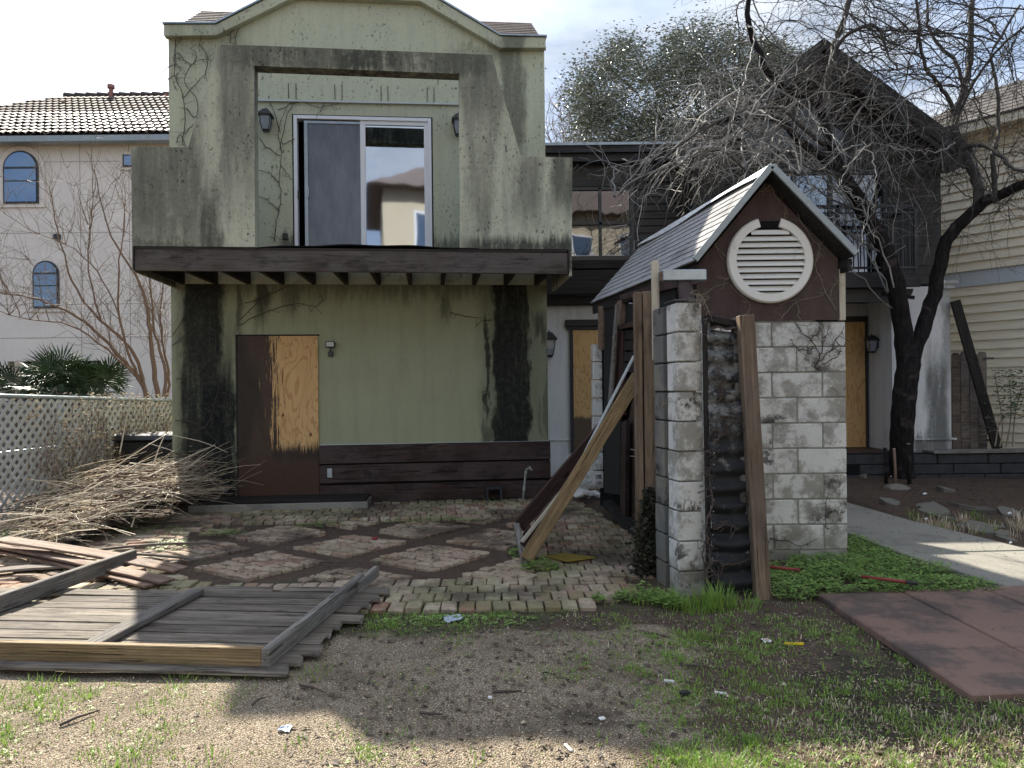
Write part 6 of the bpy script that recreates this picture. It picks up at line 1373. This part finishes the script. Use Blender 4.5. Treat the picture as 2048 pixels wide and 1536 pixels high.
# weeds among the bricks
def weed_patch(nm, lab, cx_, cy_, rx, ry, n_, h, s=.012):
    b = MB()
    for i in range(n_):
        a = r.uniform(0, 6.3); q = math.sqrt(r.random()); x = cx_+rx*q*math.cos(a); y = cy_+ry*q*math.sin(a); leaf3(b, x, y, r.uniform(.015, h)*(1.3-q), r.uniform(.6, 1.4)*s, r.choice((3, 4, 5)))
    return tag(b.build(nm, M['clover'], None), lab, 'weeds', None, 'stuff')
for k, a in enumerate(((-2.0, 7.95, .28, .08, 130, .08), (-.85, 8.2, .55, .07, 230, .06), (-2.85, 7.55, .25, .12, 150, .07), (-3.1, 7.0, .22, .22, 160, .06), (.2, 5.98, .16, .12, 200, .10), (.02, 6.5, .06, .2, 90, .08), (-.35, 9.5, .3, .06, 60, .08), (.85, 5.1, .2, .12, 260, .10), (1.0, 4.95, .12, .1, 150, .09), (.55, 5.05, .05, .05, 40, .06), (-3.6, 7.7, .4, .2, 160, .08), (-4.4, 5.75, .2, .12, 160, .08), (-5.0, 7.35, .3, .35, 330, .12), (-.35, 4.62, .5, .12, 160, .03), (3.35, 7.2, .3, .04, 60, .03))):
    labs = ['weeds in the gravel seam behind the second row of brick diamonds', 'long strip of weeds along the back edge of the diamond bed', 'weeds beside the left end of the rear brick diamond', 'weeds on the sunlit left border of the diamond bed', 'leafy weeds at the foot of the leaning gate', 'weeds behind the lower corner of the leaning gate', 'small weeds before the dark planks of the green house', 'lush weeds where the walk meets the ivy covered post', 'weeds at the left foot of the pale pillar', 'single weed growing in the front brick rows', 'shaded weeds under the raised brush pile sheet', 'bright weeds at the left edge beside the loose boards', 'yellow green weeds at the foot of the wire fence', 'low weeds below the front brick rows', 'thin weeds in the joint of the concrete path']
    weed_patch('weed_patch', labs[k], *a)
# pebbles and grit
pb = MB()
for i in range(9000):
    y = 2.5+2.4*r.random()**1.5; x = r.uniform(-.72, .72)*y; 
    so_ = zone(x, y)[0] if i % 3 == 0 else 0
    if so_ > .5: continue
    if -2.9 < x < -1.05 and 3.74 < y < 5.5: continue
    s = r.uniform(.0025, .0065)*(2.2 if r.random() < .01 else 1); z = gheight(x, y)+s*.3; a = r.uniform(0, 3); c_2, s_2 = math.cos(a)*s, math.sin(a)*s
    pb.add([(x+c_2, y+s_2, z), (x-s_2, y+c_2, z), (x-c_2, y-s_2, z), (x+s_2, y-c_2, z), (x, y, z+s*.8)], [(0, 1, 4), (1, 2, 4), (2, 3, 4), (3, 0, 4)])
tag(pb.build('pebbles', M['pebble'], None), 'fine tan gravel scattered over the open ground', 'gravel', kind='stuff')
lt = MB()
def scrap(x, y, z, s, mbb=lt):
    m = Matrix.Translation((x, y, z)) @ Matrix.Rotation(r.uniform(0, 6.3), 4, 'Z') @ Matrix.Rotation(r.uniform(-.5, .5), 4, 'X'); mbb.add([m @ Vector(q) for q in ((-s, 0, 0), (0, -s*r.uniform(.2, .6), .003), (s, 0, .002), (0, s*r.uniform(.2, .6), .003))], [(0, 1, 2, 3)])
for i in range(8500):
    k = r.random()
    if k < .35: x, y = r.uniform(3.6, 8.0), r.uniform(7.2, 10.8); 
    elif k < .7: y = 2.6+2.3*r.random(); x = r.uniform(-.3, .72)*y
    elif k < .85: x, y = r.uniform(-3, .2), r.uniform(5.65, 8.4)
    else: x, y = r.uniform(-4.5, 1), r.uniform(4.3, 9.3)
    if x > 3.6 and y > 7 and x < 4.05+.35*(8-y)*0: continue
    if -2.9 < x < -1.05 and 3.74 < y < 5.5: continue
    if 3.2 < x < 4.5 and y < 7.6: continue
    scrap(x, y, gheight(x, y)+.006+(.04 if (-3 < x < 1 and y > 5.0) else 0), r.uniform(.006, .024))
for i in range(160):
    x, y = r.uniform(2.1, 4.0), r.uniform(3.5, 5.1)
    if nz(x, y, 2, 3) > -.05: scrap(x, y, .037, r.uniform(.004, .016))
for i in range(260):
    x, y = r.uniform(3.2, 4.2), r.uniform(5.3, 8.8); scrap(x, y, .04, r.uniform(.004, .014))
tag(lt.build('leaf_litter', M['litter'], None), 'dark leaf litter and bark scraps on the soil', 'leaf litter', kind='stuff')
# sticks on the ground
for k, (a, b_) in enumerate((((505, 1410), (530, 1395)), ((120, 1450), (200, 1420)), ((600, 1370), (650, 1385)), ((840, 1425), (885, 1428)), ((1365, 1330), (1420, 1335)), ((1290, 1265), (1340, 1275)), ((985, 1385), (1045, 1382)), ((640, 1124), (710, 1126)))):
    A, B_ = gnd(*a, .01), gnd(*b_, .012); md = A.lerp(B_, .5)+Vector((rnd.gauss(0, .01), rnd.gauss(0, .01), .006)); st_lab = ['short twig left of centre on the pale gravel', 'dark forked stick on the sunlit gravel at lower left', 'thin curved stick right of the fence panel end', 'short dark stick at the edge of the sunlit gravel', 'pale straw like stick in the muddy grass', 'thin stick below the grass by the pillar', 'thin dark stick in the middle of the gravel', 'dark lath piece in the gravel between two brick diamonds'][k]
    tag(MB().tube([A, md, B_], [.007, .006, .003], 5).build('stick', M['vine'], None), st_lab, 'stick', 'sticks on the ground')
# flagstones and rubble in the bed
sl = [(1745, 1005, .30, .12), (1800, 1020, .42, .14), (1850, 1008, .35, .15), (1885, 1028, .30, .12), (1925, 1010, .40, .14), (1775, 1045, .22, .09), (1940, 1045, .3, .1), (1990, 1040, .25, .1), (1960, 1015, .35, .12), (2020, 1020, .3, .12), (1840, 1050, .3, .1), (1720, 960, .3, .12), (1755, 945, .35, .15), (1890, 985, .3, .1), (1765, 1022, .3, .1), (2010, 1065, .25, .1), (1905, 1062, .2, .08)]
fw = ['first flagstone right of the block wall corner in the middle row', 'broad flagstone just behind the pale sapling stub rock', 'flagstone right of the rock with the stub', 'flagstone in front of the tree trunk shadow side', 'wide flagstone in the centre of the dark bed', 'small flagstone touching the path edge nearest the block wall', 'small flagstone in the front row of the bed, centre', 'flagstone in the front row towards the right edge', 'flagstone behind the dry grass, right of centre', 'rightmost flagstone of the middle row', 'flagstone on the path edge below the tree', 'flagstone by the porch step, partly hidden by the block wall', 'flagstone against the porch step left of the trunk', 'rearmost flagstone before the retaining wall', 'small leftmost flagstone of the front row', 'flagstone furthest right and nearest the dry grass', 'smallest flagstone beside the dry grass clumps']
for k, (u, v, w, dd) in enumerate(sl):
    p = gnd(u, v, .06); w *= .8
    if p.x < 4.15+w/2: p.x = 4.2+w/2+r.uniform(0, .2)
    n_ = r.randint(5, 7); poly = []; a0 = r.uniform(0, 6)
    for q in range(n_): a = a0+2*PI*q/n_+r.uniform(-.25, .25); poly.append((p.x+w/2*math.cos(a)*r.uniform(.5, 1.05), p.y+w*.8*math.sin(a)*r.uniform(.5, 1.0)))
    b = MB(); z0 = gheight(p.x, p.y); z1 = z0+.022+r.uniform(0, .03); n2_ = len(poly); tl = (r.uniform(-.25, .25), r.uniform(-.1, .25)); H_ = lambda x, y: tl[0]*(x-p.x)+tl[1]*(y-p.y)
    b.add([(x, y, z0-.03) for x, y in poly]+[(x, y, z1+H_(x, y)) for x, y in poly], [tuple(range(n2_-1, -1, -1)), tuple(range(n2_, 2*n2_))]+[(i, (i+1) % n2_, (i+1) % n2_+n2_, i+n2_) for i in range(n2_)])
    n = M['stone']; tag(b.build('flagstone', n, None, bevel=.006), fw[k], 'flagstone', 'broken flagstones in the bed by the tree')
q = gnd(1795, 985, .05); ico = bmesh.new(); bmesh.ops.create_icosphere(ico, subdivisions=2, radius=.16)
for v in ico.verts: v.co = Vector((v.co.x*1.15, v.co.y*.8, v.co.z*.55))*(1+.3*mn.noise(v.co*6))
me = bpy.data.meshes.new('rock'); ico.to_mesh(me); ico.free(); me.materials.append(M['stone']); o = tag(link('rock', me), 'brown rounded rock at the foot of the pale sapling stub', 'rock'); o.location = (q.x, q.y, .08)
for k in range(26):      # rubble at the end of the walk
    u, v = r.uniform(1150, 1196), r.uniform(948, 1000); p = gnd(u, v, .05); s = r.uniform(.05, .13); b = MB(); b.box(-s, s, -s*.6, s*.6, 0, s*.5); 
    b.v = [(x+r.uniform(-.02, .02), y+r.uniform(-.02, .02), z+r.uniform(-.01, .02)) for x, y, z in b.v]
    o = tag(b.build('rubble_chunk', M['rubble'], None, bevel=.008), 'pale chunk of broken masonry heaped at the far end of the brick walk', 'rubble', 'masonry rubble at the end of the walk'); o.location = (p.x, p.y, r.uniform(.0, .14)); o.rotation_euler = (r.uniform(-.3, .3), r.uniform(-.3, .3), r.uniform(0, 3))
for k in range(16):
    u, v = r.uniform(1720, 2046), r.uniform(935, 1075); p = gnd(u, v, .1)
    if p.y < 6.6 or (p.x < 4.2 and p.y < 9): continue
    s = r.uniform(.008, .024); b = MB().add([(-s, -s*.6, .0), (s, -s*.5, .01), (s*.8, s*.6, .02), (-s*.7, s*.5, .012)], [(0, 1, 2, 3)]); o = tag(b.build('litter_scrap', M['whitep'], None), 'tiny white scrap of litter in the dark bed by the retaining wall', 'litter', 'white litter scraps in the bed'); o.modifiers.new('t', 'SOLIDIFY').thickness = .003; o.location = (p.x, p.y, gheight(p.x, p.y)+.02)
# named bits
def bit(nm, lab, cat, u, v, sx, sy, sz, mat, rz=0, z=.0, shp=None):
    p = gnd(u, v, .01); b = MB().box(-sx, sx, -sy, sy, 0, sz) if shp is None else shp; b.v = [(x+r.uniform(-.1, .1)*sx, y+r.uniform(-.1, .1)*sy, zz) for x, y, zz in b.v]
    o = tag(b.build(nm, M[mat], None, bevel=min(sx, sy, sz)*.2), lab, cat); o.location = (p.x, p.y, gheight(p.x, p.y)+z+.004); o.rotation_euler = (0, 0, rz); return o
def crumple(sx, sy, h, seed):
    b = MB(); rr = random.Random(seed); n_ = 5
    for j in range(n_+1):
        for i in range(n_+1): b.v.append(((i/n_-.5)*2*sx+rr.uniform(-.1, .1)*sx, (j/n_-.5)*2*sy+rr.uniform(-.1, .1)*sy, rr.uniform(0, h)))
    b.f = [(j*(n_+1)+i, j*(n_+1)+i+1, (j+1)*(n_+1)+i+1, (j+1)*(n_+1)+i) for j in range(n_) for i in range(n_)]; b.mi = [0]*len(b.f); return b
bit('plastic_strip', 'bright yellow plastic strip lying in the muddy grass', 'strip', 1588, 1289, .052, .006, .012, 'yellow', -.05)
t = bit('torn_packet', 'small white and pink torn packet left of the yellow strip', 'packet', 1532, 1281, .022, .022, .012, 'whitep', .2, shp=crumple(.022, .03, .012, 2)); MB().box(-.012, .012, -.014, .010, .010, .014).build('print', M['pinkp'], t)
bit('plastic_wrapper', 'crumpled pale blue wrapper in the grass below the brick rows', 'wrapper', 906, 1241, .05, .05, .02, 'paleblue', .2, shp=crumple(.055, .05, .025, 3)); bit('plastic_wrapper', 'small pale blue wrapper lying on the sunlit gravel', 'wrapper', 570, 1456, .022, .03, .01, 'paleblue', .1, shp=crumple(.024, .03, .012, 5))
bit('plastic_piece', 'small red plastic piece on the middle brick diamond', 'plastic piece', 750, 1080, .025, .02, .02, 'red', .4, .035); bit('pebble', 'single white pebble on the brown gravel', 'pebble', 980, 1396, .009, .009, .010, 'whitep')
bit('bottle_cap', 'small white cap at the edge of the wet patch', 'cap', 1204, 1436, .014, .010, .008, 'whitep', .3); bit('black_scrap', 'black plastic scrap in the muddy grass', 'scrap', 1370, 1387, .022, .014, .02, 'bin', .3); bit('paper_scrap', 'twisted white paper scrap right of the black scrap', 'paper', 1441, 1386, .026, .006, .008, 'whitep', -.5)
bit('lighter', 'tiny white and brown stub in the muddy grass', 'stub', 1338, 1361, .024, .006, .010, 'rubble' if False else 'whitep', -.3); bit('mat_crack_leaf', 'thin curled pale leaf on the red rubber mats', 'leaf', 1908, 1328, .02, .006, .006, 'whitep', .0, .032)
bit('paper_scrap', 'white sunlit paper sliver near the bottom edge', 'paper', 1136, 1490, .006, .03, .006, 'whitep', .35); bit('brown_stub', 'short brown bark piece on the gravel', 'bark piece', 1163, 1335, .016, .006, .010, 'brown_board', -.4); bit('brown_stub', 'pale brown wood chip right of the bark piece', 'wood chip', 1172, 1333, .012, .006, .010, 'tan_wood', .9)
p = [gnd(1085, 1113, .02), gnd(1135, 1124, .02), gnd(1192, 1116, .02), gnd(1130, 1108, .02)]
t = MB().hexa([q+Vector((0, 0, .0)) for q in p], [q+Vector((0, 0, .004+.002*i)) for i, q in enumerate(p)]).build('yellow_sheet', M['mustard'], None); tag(t, 'flat mustard yellow board scrap on the bricks behind the leaning gate', 'board scrap')
for (a, b_, lab) in (((1540, 1134, .09), (1600, 1140, .07), 'red pipe end poking out beside the leaning post'), ((1722, 1153, .09), (1812, 1164, .08), 'red pipe with dark end lying in the clover')):
    A, B_ = gnd(*a), gnd(*b_); t = thing('red_pipe', lab, 'pipe', A); wb(MB().tube([A, B_], .011, 8), 'pipe', M['red'], t, smooth=True)
    if a[0] > 1700: wb(MB().tube([B_, B_+(B_-A).normalized()*.07], .014, 8), 'pipe_end', M['dark_paint'], t)
# cinder block, standpipe
t = thing('cinder_block', 'single brown cinder block standing before the dark planks', 'block', hw(3.92, -.18, 0), HA)
b = MB(); 
for x0, x1, z0, z1 in ((-.1, .1, 0, .03), (-.1, .1, .165, .195), (-.1, -.07, .03, .165), (.07, .1, .03, .165)): b.box(x0, x1, -.09, .10, z0, z1)
b.build('body', M['retain'], t, bevel=.004)
t = thing('standpipe', 'bent pale garden pipe with tap rising before the dark planks', 'pipe', hw(4.3, -.2, 0), HA)
MB().tube([(-.02, 0, 0), (.0, 0, .18), (.02, 0, .36), (.035, .0, .41), (.07, -.01, .415), (.10, -.02, .39)], .013, 8).build('pipe', M['pvc'], t, smooth=True); MB().tube([(-.005, 0, .14), (.002, 0, .19)], .019, 8).tube([(.02, 0, .35), (.025, 0, .38)], .019, 8).build('coupling', M['pvc'], t); MB().box(.06, .085, -.012, .012, .41, .44).build('tap', M['pvc'], t)
# power mast: nothing else hangs in view
print('tris approx', sum(len(m.polygons) for m in bpy.data.meshes))
